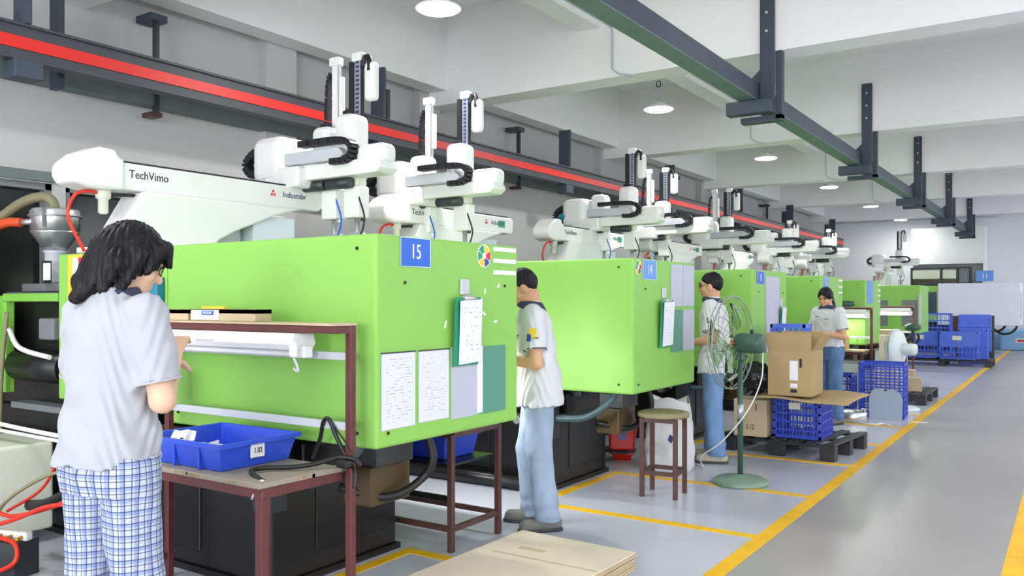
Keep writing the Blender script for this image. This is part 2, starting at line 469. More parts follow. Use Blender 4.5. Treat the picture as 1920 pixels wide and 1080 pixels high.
lamp0 = None
LAMPS = [5.62+4.55*k for k in range(-2, 6)]
def make_lamp(loc, label, group):
    t = thing('ceiling_lamp', label, 'lamp', loc, 0, group)
    MB().lathe([(.04, .10), (.06, .085), (.10, .06), (.19, .015), (.20, 0), (.19, .0)], n=28).build('lamp_shade', 'beam_paint', t)
    MB().lathe([(.17, -.012), (.185, -.002)], n=28).build('lens', 'lamp_glow', t)
    MB().tube([(0, 0, .10), (0, 0, .30)], .008).build('stem', 'light_grey', t)
    r = MB().tube([(.03*math.cos(a), 0, .33+.04*math.sin(a)) for a in np.linspace(0, 2*math.pi, 14)[:-1]], .007, 6, closed=True)
    r.build('hook', 'dark_grey', t)
    MB().tube([(0, 0, .36), (0, 0, .53)], .006).build('suspension_rod', 'light_grey', t)
    area_light('lamp_light', (0, 0, -.03), None, .34, .34, 45 if loc[0] < 0 else 38, (1.0, 1.0, .98), 'DISK', t)
    return t
lamps = []
for i, y in enumerate(LAMPS):
    L = make_lamp((-4.5, y, 3.97), 'round white high bay lamp hanging in the row above the green machines', 'high bay lamps above the machines')
for y in LAMPS:  # unseen rows, added to brighten the floor and ceiling
  for xl in (1.03, 5.6):
    make_lamp((xl, y, 3.97), 'round white high bay lamp in an unseen row added on the open side of the hall', 'added high bay lamps over the open side')
for i, y in enumerate(BEAMS[1:-1]):
    c = MB()
    c.tube(cr([(-4.2, y-3.9, 4.47), (-4.2, y-.06, 4.47)], 2), .012, 6)
    c.tube([(-4.2, y-.06, 4.47), (-4.2, y-.045, 4.42), (-4.2, y-.045, 4.02), (-4.12, y-.045, 3.95), (-3.95, y-.03, 3.91)], .010, 6)
    tag(c.build('conduit', 'light_grey'), 'thin electrical conduit running down the face of a ceiling beam', 'conduit', 'ceiling conduits')
# small dark bolt anchors under the beams
# ------------------------------------------------------------------ injection moulding machines
def machine_proto():
    t = thing('injection_molding_machine', '', 'machine', (X0, YK(0), 0), 0, 'lime green injection moulding machines')
    B(-1.61, 0, 0, 1.2, .8, 1.812).build('clamp_cover', 'lime', t, bevel=.018, seg=3)
    rc = B(-2.777, -1.616, .004, 1.196, .86, 1.795).build('rear_cover', 'lime', t, bevel=.012)
    B(-1.5, -.55, .2, 1.0, .74, .802).build('cover_underframe', 'dark_grey', t)
    bs = B(-3.95, -.72, .0, .95, 0.03, .60).build('base', 'machine_black', t, bevel=.012)
    B(-3.95, -.70, -.02, .97, 0, .035).build('base_plinth', 'machine_black', bs)
    B(-.725, -.712, .30, .86, .14, .52).build('base_panel', 'machine_black', bs, bevel=.004, seg=1)
    B(-2.6, -1.3, -.008, .005, .12, .5).build('base_panel', 'machine_black', bs, bevel=.004, seg=1)
    B(-3.9, -.62, .12, .85, .60, .76).build('machine_bed', 'machine_black', t, bevel=.01)
    m = MB()
    for z in (.70, .56):
        m.lathe([(.03, -.10), (.045, -.095), (.05, -.08), (.05, .1)], M=Matrix.Translation((-.95, .0, z)) @ Matrix.Rotation(-math.pi/2, 4, 'X'), n=16)
    cl = m.build('cylinder_pair', 'dark_grey', t)
    for z in (.70, .56):
        MB().lathe([(.033, 0), (.033, .025)], M=Matrix.Translation((-.95, -.105, z)) @ Matrix.Rotation(math.pi/2, 4, 'X'), n=16).build('cylinder_cap', 'steel', cl)
        MB().lathe([(.018, 0), (.018, .03)], M=Matrix.Translation((-.86, -.03, z+.02)) @ Matrix.Rotation(math.pi/2, 4, 'X'), n=12).build('pipe_fitting', 'steel', cl)
    B(-.80, -.66, -.06, .05, .42, .80).build('valve_block', 'dark_grey', t, bevel=.006)
    MB().tube(cr([(-.2, .12, .80), (-.26, .06, .70), (-.42, .02, .60), (-.62, 0, .58), (-.75, .02, .58)], 7), .028, 10).build('hydraulic_hose', 'hose_teal', t)
    mb_ = B(-.40, -.2, .22, .50, .66, .80).build('junction_box', 'dark_grey', t, bevel=.006)
    B(-.42, -.22, .20, .50, .46, .66).build('amber_tank', 'amber', mb_, bevel=.01)
    MB().tube(cr([(-.12, .52, .8), (-.10, .54, .66), (-.16, .5, .55), (-.2, .3, .5), (-.4, .16, .55)], 7), .022, 8).build('hydraulic_hose', 'hose_black', t)
    bt = MB()
    for (y, z) in ((.20, 1.585), (1.06, 1.58), (.08, .87)): bt.cyl((-.002, y, z), (.006, y, z), .008, n=8)
    for (x, z) in ((-.12, 1.745), (-.12, .87), (-1.5, .87)): bt.cyl((x, -.006, z), (x, .002, z), .009, n=8)
    bt.build('cover_screws', 'print_black', t, kind='stuff')
    # operator panel in the rear cover
    yp = B(-2.6, -1.72, -.035, .01, 1.35, 1.785).build('control_panel', 'yellow_panel', t, bevel=.01)
    B(-2.44, -2.0, -.04, -.03, 1.38, 1.63).build('screen', 'screen_dark', yp)
    B(-1.86, -1.63, -.05, 0, 1.36, 1.63).build('side_display', 'screen_teal', yp, bevel=.006)
    st = B(-2.53, -2.35, -.039, -.034, 1.66, 1.765).build('warning_sticker', 'white', yp)
    B(-2.46, -2.35, -.041, -.038, 1.733, 1.765).build('red_stripe', 'print_red', st)
    B(-2.46, -2.35, -.041, -.038, 1.66, 1.73).build('black_block', 'print_black', st)
    # injection end
    B(-4.1, -2.79, .14, 1.05, .76, 1.49).build('injection_unit', 'machine_black', t, bevel=.01)
    B(-3.5, -2.785, .0, .06, 1.49, 1.545).build('guard_frame', 'lime_dark', t, bevel=.006)
    B(-3.5, -3.45, .0, .06, .86, 1.49).build('guard_frame', 'lime_dark', t, bevel=.006)
    B(-4.1, -3.5, -.03, .03, .98, 1.53).build('guard_door', 'lime', t, bevel=.008)
    iu = B(-2.98, -2.80, -.02, .16, 1.24, 1.38).build('heater_box', 'mid_grey', t, bevel=.012)
    MB().cyl((-3.45, .1, 1.05), (-2.8, .1, 1.05), .11, n=18).build('barrel', 'machine_black', t)
    B(-3.42, -2.78, .02, .5, .76, .80).build('drip_tray', 'mid_grey', t)
    MB().lathe([(.05, 0), (.055, .012), (.045, .03)], M=Matrix.Translation((-3.0, -.01, .50)) @ Matrix.Rotation(math.pi/2, 4, 'X'), n=16).build('filler_cap', 'steel', bs)
    MB().tube(cr([(-3.36, -.02, 1.30), (-3.2, -.05, 1.2), (-3.05, -.05, 1.16), (-2.8, -.04, 1.13)], 6), .017, 8).build('coolant_hose', 'cable_white', t)
    MB().tube(cr([(-3.37, -.03, 1.42), (-3.39, -.05, 1.1), (-3.42, -.05, .8), (-3.42, -.05, .4)], 6), .016, 8).build('conduit_hose', 'hose_khaki', t)
    B(-4.1, -2.8, .3, 1.0, 1.545, 1.56).build('hopper_shelf', 'mid_grey', t, bevel=.006)
    B(-4.0, -2.9, .4, .9, 1.47, 1.56).build('hopper_throat', 'light_grey', t, bevel=.006)
    return t
def emblem(parent, y, z, r):
    d = MB().lathe([(r, 0), (r, .003)], M=Matrix.Translation((.001, y, z)) @ Matrix.Rotation(math.pi/2, 4, 'Y'), n=28).build('emblem', 'white', parent, label='round emblem of coloured segments')
    cols = ['print_red', 'logo_yellow', 'logo_green', 'logo_green', 'logo_yellow', 'logo_blue']
    for i, c in enumerate(cols):
        a0, a1 = 2*math.pi*i/6-.5+.06, 2*math.pi*(i+1)/6-.5-.06
        poly = [(y+r*.3*math.cos(a0), z+r*.3*math.sin(a0))]+[(y+r*.92*math.cos(a), z+r*.92*math.sin(a)) for a in np.linspace(a0, a1, 6)]+[(y+r*.3*math.cos(a1), z+r*.3*math.sin(a1))]
        MB().prism(poly, 'x', .003, .005).build('emblem_segment', c, d)
def sign(parent, num, y0, y1, z0, z1, m='sign_blue'):
    p = B(.0, .004, y0, y1, z0, z1).build('number_sign', m, parent, label='blue number plate')
    fr = MB()
    w = .003
    for a, b_, c, d in ((y0, y1, z0, z0+w), (y0, y1, z1-w, z1), (y0, y0+w, z0, z1), (y1-w, y1, z0, z1)): fr.box(.003, .0055, a, b_, c, d)
    fr.build('sign_border', 'white', p)
    text('number', num, (z1-z0)*.72, 'white', p, face_px(.0055, (y0+y1)/2, (z0+z1)/2), sx=.8)
proto = machine_proto()
MACH = [proto]+[copy_thing(proto, (X0, YK(k), 0)) for k in (1, 2, 3, 4)]
m5 = copy_thing(proto, (X0-.95, YK(5), 0)); m6 = copy_thing(proto, (X0, YK(6), 0))
MACH += [m5, m6]
lab = ['lime green injection moulding machine with a plate reading fifteen', 'lime green injection moulding machine with a plate reading fourteen',
       'lime green injection moulding machine with a plate reading thirteen', 'lime green injection moulding machine with a plate reading twelve',
       'lime green injection moulding machine with pale blue blank plate behind the lit work rack',
       'lime green injection moulding machine set back from the aisle behind the bright work rack',
       'lime green injection moulding machine with grey windows beside the grey panelled machine']
for m_, l_ in zip(MACH, lab): m_['label'] = l_
sign(MACH[0], '15', .166, .393, 1.662, 1.806)
sign(MACH[1], '14', .155, .40, 1.655, 1.805, 'sign_pale_blue')
sign(MACH[2], '13', .13, .38, 1.66, 1.80)
sign(MACH[3], '12', .13, .38, 1.66, 1.80, 'sign_pale_blue')
B(0, .004, .1, .55, 1.45, 1.80).build('blank_plate', 'sign_pale_blue', MACH[4])
emblem(MACH[0], .857, 1.742, .064); emblem(MACH[1], .075, 1.745, .055)
for m_, zs in ((MACH[0], (1.785, 1.72, 1.655)), (MACH[3], (1.77, 1.68, 1.6)), (MACH[4], (1.75, 1.66, 1.57, 1.48))):
    for z in zs: B(0, .006, .95, 1.17, z-.012, z+.012).build('label_strip', 'white', m_)
tp = []
for (y, z, a, w) in ((.82, 1.50, .3, .05), (.85, 1.43, -.4, .06), (.52, 1.375, 1.2, .04), (.87, 1.55, 1.4, .03), (.97, 1.38, .1, .03), (1.0, 1.58, .8, .03)):
    MB().box(.0, .0015, -w/2, w/2, -.006, .006, Matrix.Translation((0, y, z)) @ Matrix.Rotation(a, 4, 'X')).build('tape_scrap', 'white', MACH[0])
B(0, .01, .42, .9, .95, 1.75).build('grey_window', 'pocket_grey', MACH[2])
for (a, b_) in ((-.95, -.62), (-.35, -.05)):
    B(a, b_, -.012, .0, .95, 1.5).build('grey_window', 'mid_grey', m6, bevel=.004, seg=1)
B(-.02, .03, -.10, -.02, 1.0, 1.62).build('door_flap', 'light_grey', m6, bevel=.01)
text('brand_lettering', 'G', .12, 'print_black', MACH[0], face_ny(-3.53, -.035, 1.42), sx=1)

# far machine that shows its big light grey cover to the hall
FM = thing('injection_molding_machine', 'injection moulding machine with big plain light grey cover beside the aisle end', 'machine', (-3.25, 26.6, 0))
B(0, 2.0, 0, 1.5, .80, 1.97).build('clamp_cover', 'panel_grey', FM, bevel=.012)
gs = B(-.46, -.004, .02, 1.4, .88, 1.90).build('green_cover', 'lime', FM, bevel=.012)
B(-.33, -.03, .0, .025, 1.13, 1.73).build('window', 'screen_dark', gs, bevel=.005)
B(-.38, -.2, -.01, .02, 1.79, 1.84).build('handle', 'light_grey', gs, bevel=.005)
B(-2.5, -.47, .02, 1.4, .88, 1.90).build('rear_cover', 'lime_dark', FM, bevel=.012)
B(-2.8, 1.2, .15, 1.2, 0, .80).build('base', 'machine_black', FM)
B(2.0, 2.02, .1, .6, 1.0, 1.7).build('side_handle', 'light_grey', FM)
for (dx, r) in ((1.42, .22), (1.62, .30)):
    MB().tube([(dx+r*math.cos(a), .3, .86+r*math.sin(a)) for a in np.linspace(math.pi, 2*math.pi, 14)], .03, 8).build('hydraulic_hose', 'hose_black', FM)
fsn = thing('number_sign', 'pale blue number sign on a post above the plain grey machine cover', 'sign', (-3.25, 26.65, 1.972))
B(.95, 1.37, .0, .03, .05, .34).build('sign_plate', 'sign_pale_blue', fsn)
text('number', '11', .2, 'white', fsn, face_ny(1.16, -.002, .19), sx=.8)
B(1.1, 1.2, .005, .03, .0, .05).build('sign_post', 'light_grey', fsn)
yb = B(.72, .92, -.05, .0, .86, .98).build('yellow_label', 'logo_yellow', FM)

# ------------------------------------------------------------------ papers and clipboards on the machines
def sheet(name, label, cat, k, y0, y1, z0, z1, m, group=None, th=.004, clip=None):
    t = thing(name, label, cat, (X0+.001, YK(k)+(y0+y1)/2, z0), 0, group)
    w = (y1-y0)/2
    B(0, th*.5, -w, w, 0, z1-z0).build('sleeve', 'pocket_grey', t)
    B(th*.5, th, -w+.004, w-.004, .004, z1-z0-.006).build('paper', m, t)
    if clip: B(0, th+.003, -w, w, z1-z0-.006, z1-z0).build('clip_strip', 'dark_grey', t)
    return t
sheet('document_sleeve', 'printed form in clear sleeve at the sign face corner of machine fifteen', 'document', 0, .031, .277, .884, 1.252, 'form_print_a', clip=1)
sheet('document_sleeve', 'printed form in clear sleeve between the corner form and the clipboard', 'document', 0, .301, .545, .89, 1.251, 'form_print_b', clip=1)
dd = thing('document_folder', 'open wall folder with grey and green flaps under the clipboard on machine fifteen', 'folder', (X0+.001, YK(0)+.563, .878))
B(0, .006, 0, .225, 0, .374).build('grey_flap', 'pocket_grey', dd)
B(.006, .010, .225, .27, .01, .372).build('paper_edge', 'white', dd)
B(0, .005, .27, .50, 0, .368).build('green_flap', 'pocket_green', dd)
for (a, b_, c, d, mm) in ((.68, .92, 1.45, 1.79, 'pocket_grey'), (.93, 1.17, 1.45, 1.79, 'pocket_grey'), (.68, .92, 1.08, 1.42, 'pocket_green'), (.93, 1.17, 1.08, 1.42, 'pocket_grey')):
    pos = ('upper' if c > 1.4 else 'lower')+(' sleeve by the clipboard' if a < .9 else ' sleeve at the far edge')
    tag(B(0, .006, -.12, .12, 0, d-c).build('document_sleeve', mm, loc=(X0+.001, YK(1)+(a+b_)/2, c)), ('green grey ' if mm == 'pocket_green' else 'pale grey ')+pos+' of machine fourteen', 'document')
def clipboard(label, k, y, ztop, w, h, col='clip_green', tilt=.05, mag=True):
    t = thing('clipboard', label, 'clipboard', (X0+.004, YK(k)+y, ztop-h))
    M = Matrix.Translation((.016, 0, 0)) @ Matrix.Rotation(tilt, 4, 'Y')
    MB().box(-.003, .003, -w/2, w/2, 0, h, M).build('board', col, t)
    M2 = Matrix.Translation((.026, w*.08, h*.03)) @ Matrix.Rotation(tilt*1.4, 4, 'Y') @ Matrix.Rotation(.05, 4, 'X')
    MB().box(-.004, .004, -w*.38, w*.46, .0, h*.93, M2).build('paper_pad', 'form_print_c', t)
    c = MB().box(-.012, .014, -.045, .045, h-.035, h+.01, M)
    c.cyl(tuple(M @ Vector((.012, -.05, h-.005))), tuple(M @ Vector((.012, .05, h-.005))), .011, n=10)
    c.build('metal_clip', 'steel', t, bevel=.003, seg=1)
    if mag:
        tag(B(-.001, .012, -.038, .038, 0, .085).build('magnet_hook', 'light_grey', bevel=.006, loc=(X0+.002, YK(k)+y+.01, ztop+.012)), 'grey magnetic hook holding the clipboard on '+('machine fifteen', 'machine fourteen', 'machine thirteen')[k], 'hook')
    return t
clipboard('green clipboard with thick white paper pad hanging on machine fifteen', 0, .665, 1.515, .22, .36)
clipboard('green clipboard with white paper pad hanging on machine fourteen', 1, .53, 1.50, .22, .37)
clipboard('dark green clipboard hanging on machine thirteen', 2, .95, 1.42, .16, .30)
# ------------------------------------------------------------------ take-out robots on the machines
def chain(mb, path, w, h, n=3):
    P = cr(path, n)
    for a, b_ in zip(P[:-1], P[1:]):
        d = (b_-a)*.12
        mb.bar(a+d*.5, b_-d*.5, w, h, up=(0, 1, 0))
def robot(k, yc, masts, label, xoff=0, tail=1.85, seed=0, tops=None, words=('TechVimo', 'Industabr'), z0=1.80):
    t = thing('takeout_robot', label, 'robot', (-5.1+xoff, YK(k), z0), 0, 'white take-out robots on the machines')
    # cross beam
    bm_ = MB().prism([(-.02, .40), (tail-.04, .40), (tail, .43), (tail, .55), (tail-.03, .57), (-.02, .57), (-.02, .40)][:-1], 'x', -.10, .10)
    beam = bm_.build('cross_beam', 'robot_white', t, bevel=.012)
    MB().prism([(-.19, .46), (-.16, .41), (-.05, .385), (.16, .395), (.16, .585), (.12, .60), (.10, .64), (.0, .645), (-.10, .60), (-.18, .53)], 'x', -.115, .115).build('end_cap', 'robot_white', beam, bevel=.03, seg=3)
    B(-.07, .07, .16, tail-.05, .57, .585).build('guide_rail', 'chain_black', beam)
    text('beam_lettering', words[0], .075, 'print_black', beam, face_px(.101, .335, .50), sx=.9)
    lg = text('beam_lettering', words[1], .062, 'print_navy', beam, face_px(.101, 1.56, .50), sx=1.0)
    lo = MB()
    for (y, z) in ((1.34, .49), (1.365, .49), (1.3525, .515)): lo.box(.10, .102, y-.009, y+.009, z-.009, z+.009)
    lo.build('red_mark', 'print_red', beam)
    if k > 0: B(.10, .102, tail-.28, tail-.16, .46, .53).build('green_label', 'logo_green', beam)
    # pedestal
    ped = MB().prism([(.07, .03), (.29, .40), (1.62, .40), (1.35, .33), (1.0, .19), (.86, .12), (.78, .03)], 'x', -.13, .13).build('pedestal', 'robot_white', t, bevel=.014)
    B(-.2, .2, .02, .82, 0, .035).build('pedestal_foot', 'robot_white', ped, bevel=.006)
    B(-.35, -.05, .95, 1.18, .0, .34).build('control_box', 'light_grey', t, bevel=.008)
    B(-.3, .06, 1.2, 1.6, .04, .33).build('valve_cabinet', 'panel_grey', t, bevel=.008)
    # hanging air filter under the beam
    fl_ = MB().lathe([(.02, .24), (.03, .25), (.03, .33), (.045, .34), (.045, .40)], c=(.02, .07, 0), n=12).build('air_filter', 'robot_cream', t)
    MB().tube(cr([(.02, .04, .37), (.03, -.05, .37), (.02, -.12, .33), (.0, -.14, .2), (.02, -.05, .0)], 6), .011, 8).build('air_hose', 'hose_red', fl_)
    MB().tube(cr([(.02, .1, .36), (.03, .25, .375), (.03, .35, .37)], 5), .012, 6).build('air_tube', 'hose_black', fl_)
    # carriage
    car = B(-.18, .2, yc-.2, yc+.2, .56, .72).build('carriage', 'robot_white', t, bevel=.02)
    B(-.34, .02, yc-.21, yc+.21, .60, .98).build('motor_cover', 'robot_white', car, bevel=.09, seg=4)
    # kick arm with its trough and drag chain
    arm = MB().prism([(-.46, .66), (-.40, .61), (.92, .62), (.97, .66), (.95, .71), (.88, .73), (-.40, .73), (-.46, .71)], 'y', yc-.12, yc+.075).build('kick_arm', 'robot_white', t, bevel=.012)
    MB().prism([(-.34, .735), (.58, .735), (.64, .77), (.58, .83), (-.28, .83), (-.36, .78)], 'y', yc-.16, yc-.09).build('chain_trough', 'light_grey', arm, bevel=.01)
    ch = MB(); chain(ch, [(.16, yc-.13, .885), (.50, yc-.13, .885), (.66, yc-.13, .865), (.72, yc-.13, .80), (.66, yc-.13, .73), (.5, yc-.13, .725)], .045, .085)
    ch.build('drag_chain', 'chain_black', arm)
    ch = MB(); chain(ch, [(-.12, yc-.13, .885), (-.28, yc-.13, .885), (-.40, yc-.13, .84), (-.45, yc-.13, .77), (-.38, yc-.13, .70), (-.30, yc-.13, .70)], .06, .085)
    ch.build('drag_chain', 'chain_black', arm)
    B(.70, .98, yc-.11, yc+.06, .69, .84).build('arm_end_housing', 'robot_white', arm, bevel=.05, seg=3)
    # vertical axes
    for i, xm in enumerate(masts):
        top = (tops[i] if tops else 1.58)
        big = (i == len(masts)-1)
        ym = yc+.06
        sl = B(xm-.13, xm+.07, yc-.08, yc+.14, .78, 1.10 if big else 1.03).build('slider_housing', 'robot_white', t, bevel=.06, seg=3)
        B(xm-.08, xm+.0, yc-.02, yc+.03, 1.03 if not big else 1.10, 1.06 if not big else 1.13).build('sensor_cap', 'chain_black', sl, bevel=.008)
        ms = B(xm-.034, xm+.030, ym, ym+.045, .30, top).build('mast', 'robot_white' if not big else 'alu', t, bevel=.004, seg=1)
        B(xm+.030, xm+.042, ym, ym+.03, .30, top-.06).build('mast_rail', 'steel' if not big else 'chain_black', ms)
        th_ = MB(); z = 1.12
        while z < top-.08:
            th_.box(xm-.014, xm+.014, ym-.006, ym+.002, z, z+.016); z += .034
        if big: th_.build('mast_rack', 'print_navy', ms, kind='stuff')
        B(xm-.055, xm+.045, ym-.012, ym+.055, top-.07, top).build('mast_cap', 'robot_white', ms, bevel=.012)
        if big:
            B(xm+.065, xm+.17, ym-.01, ym+.07, top-.38, top-.09).build('cable_guide', 'robot_white', ms, bevel=.03, seg=3)
            MB().tube(cr([(xm+.045, ym+.01, top-.12), (xm+.07, ym+.01, top-.05), (xm+.11, ym+.01, top-.06), (xm+.125, ym, top-.16)], 5), .02, 8).build('cable_bundle', 'chain_black', ms)
            B(xm-.10, xm-.05, ym+.01, ym+.04, 1.10, top-.06).build('mast_belt', 'chain_black', ms)
        else:
            b_ = MB(); chain(b_, [(xm-.10, ym+.02, 1.0), (xm-.09, ym+.02, top-.3), (xm-.075, ym+.02, top-.16), (xm-.045, ym+.02, top-.12)], .03, .05)
            b_.build('mast_chain', 'chain_black', ms)
            B(xm+.038, xm+.075, ym, ym+.04, top-.48, top-.16).build('mast_cover', 'robot_white', ms, bevel=.008)
        wr_ = B(xm-.09, xm+.07, ym-.06, ym+.06, .32, .56).build('wrist', 'robot_white', t, bevel=.015)
        MB().cyl((xm-.24, ym-.09, .58), (xm+.02, ym-.09, .58), .042, n=12).build('drive_motor', 'dark_grey', wr_)
        B(xm-.07, xm+.05, ym-.05, ym+.05, .56, .66).build('wrist_bracket', 'robot_cream', wr_, bevel=.01)
        g = MB()
        g.cyl((xm, ym, .06), (xm, ym, .32), .022, n=8)
        g.box(xm-.06, xm+.06, ym-.03, ym+.03, .16, .21)
        for s_ in (-1, 1): g.bar((xm+s_*.04, ym, .02), (xm+s_*.05, ym, .16), .016, .022)
        g.build('gripper', 'alu', wr_)
        MB().tube(cr([(xm+.06, ym-.05, .48), (xm+.12, ym-.05, .3), (xm+.05, ym-.05, .14), (xm-.02, ym-.05, .1)], 5), .007, 6).build('air_tube', 'sign_blue' if i == 0 else 'hose_black', wr_)
    return t
RB = 'white take-out robot on '
robot(0, 1.70, (.33, .57), RB+'machine fifteen, its two masts the tallest')
robot(1, .36, (.10, .53), RB+'machine fourteen with blue tube on its arm')
robot(2, 1.05, (.14, .53), RB+'machine thirteen with blue wrapped arm end', tops=(.95, 1.58))
robot(3, -.05, (.0, .26), RB+'machine twelve with leaning dark masts')
robot(4, -.15, (.0, .26), RB+'the machine with the blank plate', tail=1.7)
robot(5, .20, (.1, .4), RB+'the machine set back from the aisle', tops=(1.0, 1.26), z0=1.815)
robot(6, .10, (.2, .52), RB+'the machine with grey windows', tops=(1.0, 1.28))
robot(8.61, .8, (.44,), RB+'the grey panelled machine at the aisle end', z0=1.90, xoff=.3, tops=(1.72,), tail=1.4)
# plastic wrap on the arm of robot 13
tag(MB().lathe([(.05, -.05), (.09, -.03), (.10, 0), (.09, .03), (.05, .05)], n=14).build('plastic_wrap', 'screen_teal', loc=(-5.42, YK(2)+1.05-.12, 1.8+.76)), 'crumpled blue plastic wrap tied round a robot arm end', 'plastic wrap')

# ------------------------------------------------------------------ hopper loader behind machine 15
hp = thing('hopper_loader', 'stainless steel hopper loader with conical bottom and clear neck', 'hopper', (-6.23, 3.30, 1.62))
MB().lathe([(.06, .0), (.075, .005), (.075, .02), (.07, .025), (.07, .22), (.085, .24)], n=24).build('clear_neck', 'light_grey', hp)
MB().lathe([(.07, .235), (.16, .37), (.165, .38)], n=28).build('cone', 'steel', hp)
hb = MB().lathe([(.165, .38), (.165, .53), (.15, .545), (.0, .55)], n=28).build('body', 'steel', hp)
MB().lathe([(.17, .485), (.18, .488), (.18, .498), (.17, .50)], n=28).build('clamp_ring', 'alu', hb)
MB().tube(cr([(.0, 0, .54), (.0, -.02, .60), (-.05, -.05, .635), (-.16, -.1, .62), (-.3, -.16, .55), (-.44, -.24, .40), (-.50, -.295, .1), (-.50, -.295, -.5), (-.50, -.295, -.98)], 7), .036, 10).build('suction_hose', 'hose_khaki', hp)
MB().cyl((.0, -.12, .45), (-.12, -.2, .44), .022, n=10).build('inlet_pipe', 'steel', hp)
MB().tube(cr([(-.1, -.19, .44), (-.2, -.24, .44), (-.32, -.28, .40), (-.42, -.33, .30), (-.42, -.30, .0), (-.41, -.295, -.5), (-.41, -.295, -.98)], 6), .034, 10).build('feed_hose', 'hose_orange', hp)
for a in (-2.6, -.9):
    MB().bar((.175*math.cos(a), .175*math.sin(a), .40), (.185*math.cos(a), .185*math.sin(a), .54), .02, .012).build('latch', 'alu', hb)
B(-.28, .3, -.1, .12, -.058, .0).build('mounting_plate', 'mid_grey', hp, bevel=.006)
B(.10, .14, -.15, -.1, .0, .16).build('valve', 'dark_grey', hp)
tg = B(.16, .25, -.17, -.165, .02, .14).build('tag', 'white', hp)
# ------------------------------------------------------------------ work rack in front of machine 15
def work_rack(label, loc, lit, bench=True, wide=1.36):
    """origin: right rear post on the floor; x to -wide, y towards the operator is negative"""
    t = thing('work_rack', label, 'rack', loc)
    W = -wide
    for x in (0, W):
        B(x-.018, x+.018, -.018, .018, 0, 1.385).build('post', 'maroon', t, bevel=.003, seg=1)
    B(W-.018, .018, -.12, -.085, 1.35, 1.385).build('shelf_rail', 'maroon', t, bevel=.003, seg=1)
    B(W+.018, -.018, -.015, .015, 1.35, 1.385).build('shelf_rail', 'maroon', t, bevel=.003, seg=1)
    for x in (0, W): B(x-.015, x+.015, -.085, -.018, 1.35, 1.385).build('shelf_arm', 'maroon', t)
    sh = MB()
    poly = [(W-.02, -.125), (-.2, -.125), (-.10, -.128), (-.01, -.118), (.02, -.02), (.02, .02), (W-.02, .02)]
    sh.prism(poly, 'z', 1.385, 1.395); sh.build('shelf_board', 'cardboard', t)
    for z in (1.225, .905):
        B(W+.018, -.018, -.012, .012, z, z+.036).build('cross_rail', 'light_grey', t, bevel=.002, seg=1)
    if bench:
        D = -.475
        for (x, y) in ((-.055, D+.02), (W, D+.02)):
            B(x-.022, x+.022, y-.022, y+.022, 0, .715).build('bench_leg', 'maroon', t, bevel=.003, seg=1)
        B(W-.02, -.03, D, D+.035, .68, .722).build('bench_rail', 'maroon', t, bevel=.003, seg=1)
        for x in (-.05, W): B(x-.018, x+.018, D+.035, -.018, .68, .722).build('bench_rail', 'maroon', t, bevel=.003, seg=1)
        B(W, -.05, D+.005, D+.03, .10, .13).build('stretcher', 'maroon_brown', t)
        B(W-.012, W+.012, D+.04, -.02, .10, .13).build('stretcher', 'maroon_brown', t)
        top = MB().prism([(W-.03, D-.012), (-.035, D-.012), (-.028, -.2), (-.02, -.03), (W-.03, -.03)], 'z', .722, .746)
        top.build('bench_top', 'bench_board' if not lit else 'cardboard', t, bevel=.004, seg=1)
        edge = MB()
        rr = random.Random(3)
        for i in range(9):
            x = W+.2+rr.random()*(abs(W)-.3); edge.box(x, x+.05+rr.random()*.06, D-.0135, D-.012, .725+rr.random()*.01, .742)
        for i in range(5):
            y = D+.04+rr.random()*.32; edge.box(-.036, -.0275, y, y+.05, .724, .741)
        edge.build('torn_edging', 'cardboard_edge', t, kind='stuff')
    return t
def tube_lamp(label, loc, L, lit, power=9):
    t = thing('fluorescent_fixture', label, 'lamp', loc)
    MB().prism([(-.075, .03), (-.055, .0), (.055, .0), (.075, .03), (.06, .078), (-.06, .078)], 'x', -L/2, L/2).build('reflector', 'white', t, bevel=.004, seg=1)
    for s_ in (-1, 1): B(s_*L/2-.03, s_*L/2+.03, -.028, .028, -.035, .02).build('tube_holder', 'white', t, bevel=.006)
    MB().cyl((-L/2+.03, 0, -.018), (L/2-.03, 0, -.018), .014, n=10).build('tube', 'tube_glow' if lit else 'white', t)
    if lit: area_light('tube_light', (0, 0, -.04), None, L*.9, .05, power, parent=t).rotation_euler = (0, 0, 0)
    return t
rack = work_rack('maroon steel work rack with low bench in front of machine fifteen', (-2.743, 2.79, 0), False)
tube_lamp('unlit white fluorescent fixture hanging under the shelf of the work rack at machine fifteen', (-3.60, 2.70, 1.27), 1.30, False)
# bundle of taped plugs at the lamp's end
pk = thing('plug', 'white two pin plug hanging from the end of the unlit fluorescent fixture', 'plug', (-2.93, 2.62, 1.24))
B(-.02, .02, -.015, .015, .0, .07).build('plug_body', 'white', pk, bevel=.012)
MB().tube(cr([(0, 0, 0), (.02, 0, -.03), (.03, 0, -.06), (.0, 0, -.05)], 5), .006, 6).build('cord_loop', 'light_grey', pk)
def outlet(label, loc):
    t = thing('wall_socket', label, 'socket', loc)
    B(-.055, .055, -.03, .03, 0, .085).build('socket_box', 'white', t, bevel=.006)
    h = MB()
    for x, z in ((-.025, .055), (.005, .055), (-.01, .03), (.02, .03)): h.box(x-.003, x+.003, -.0315, -.029, z-.006, z+.006)
    h.build('socket_holes', 'print_black', t)
    return t
outlet('white double socket box fixed on the rack post, the one on top', (-4.065, 2.745, 1.05))
outlet('white socket box with yellow switch fixed on the rack post, the one below', (-4.065, 2.745, .958))
tag(B(-.01, .01, -.004, 0, 0, .02).build('socket_switch', 'logo_yellow', loc=(-4.07, 2.714, 1.0)), 'tiny yellow switch on the white socket box', 'switch')

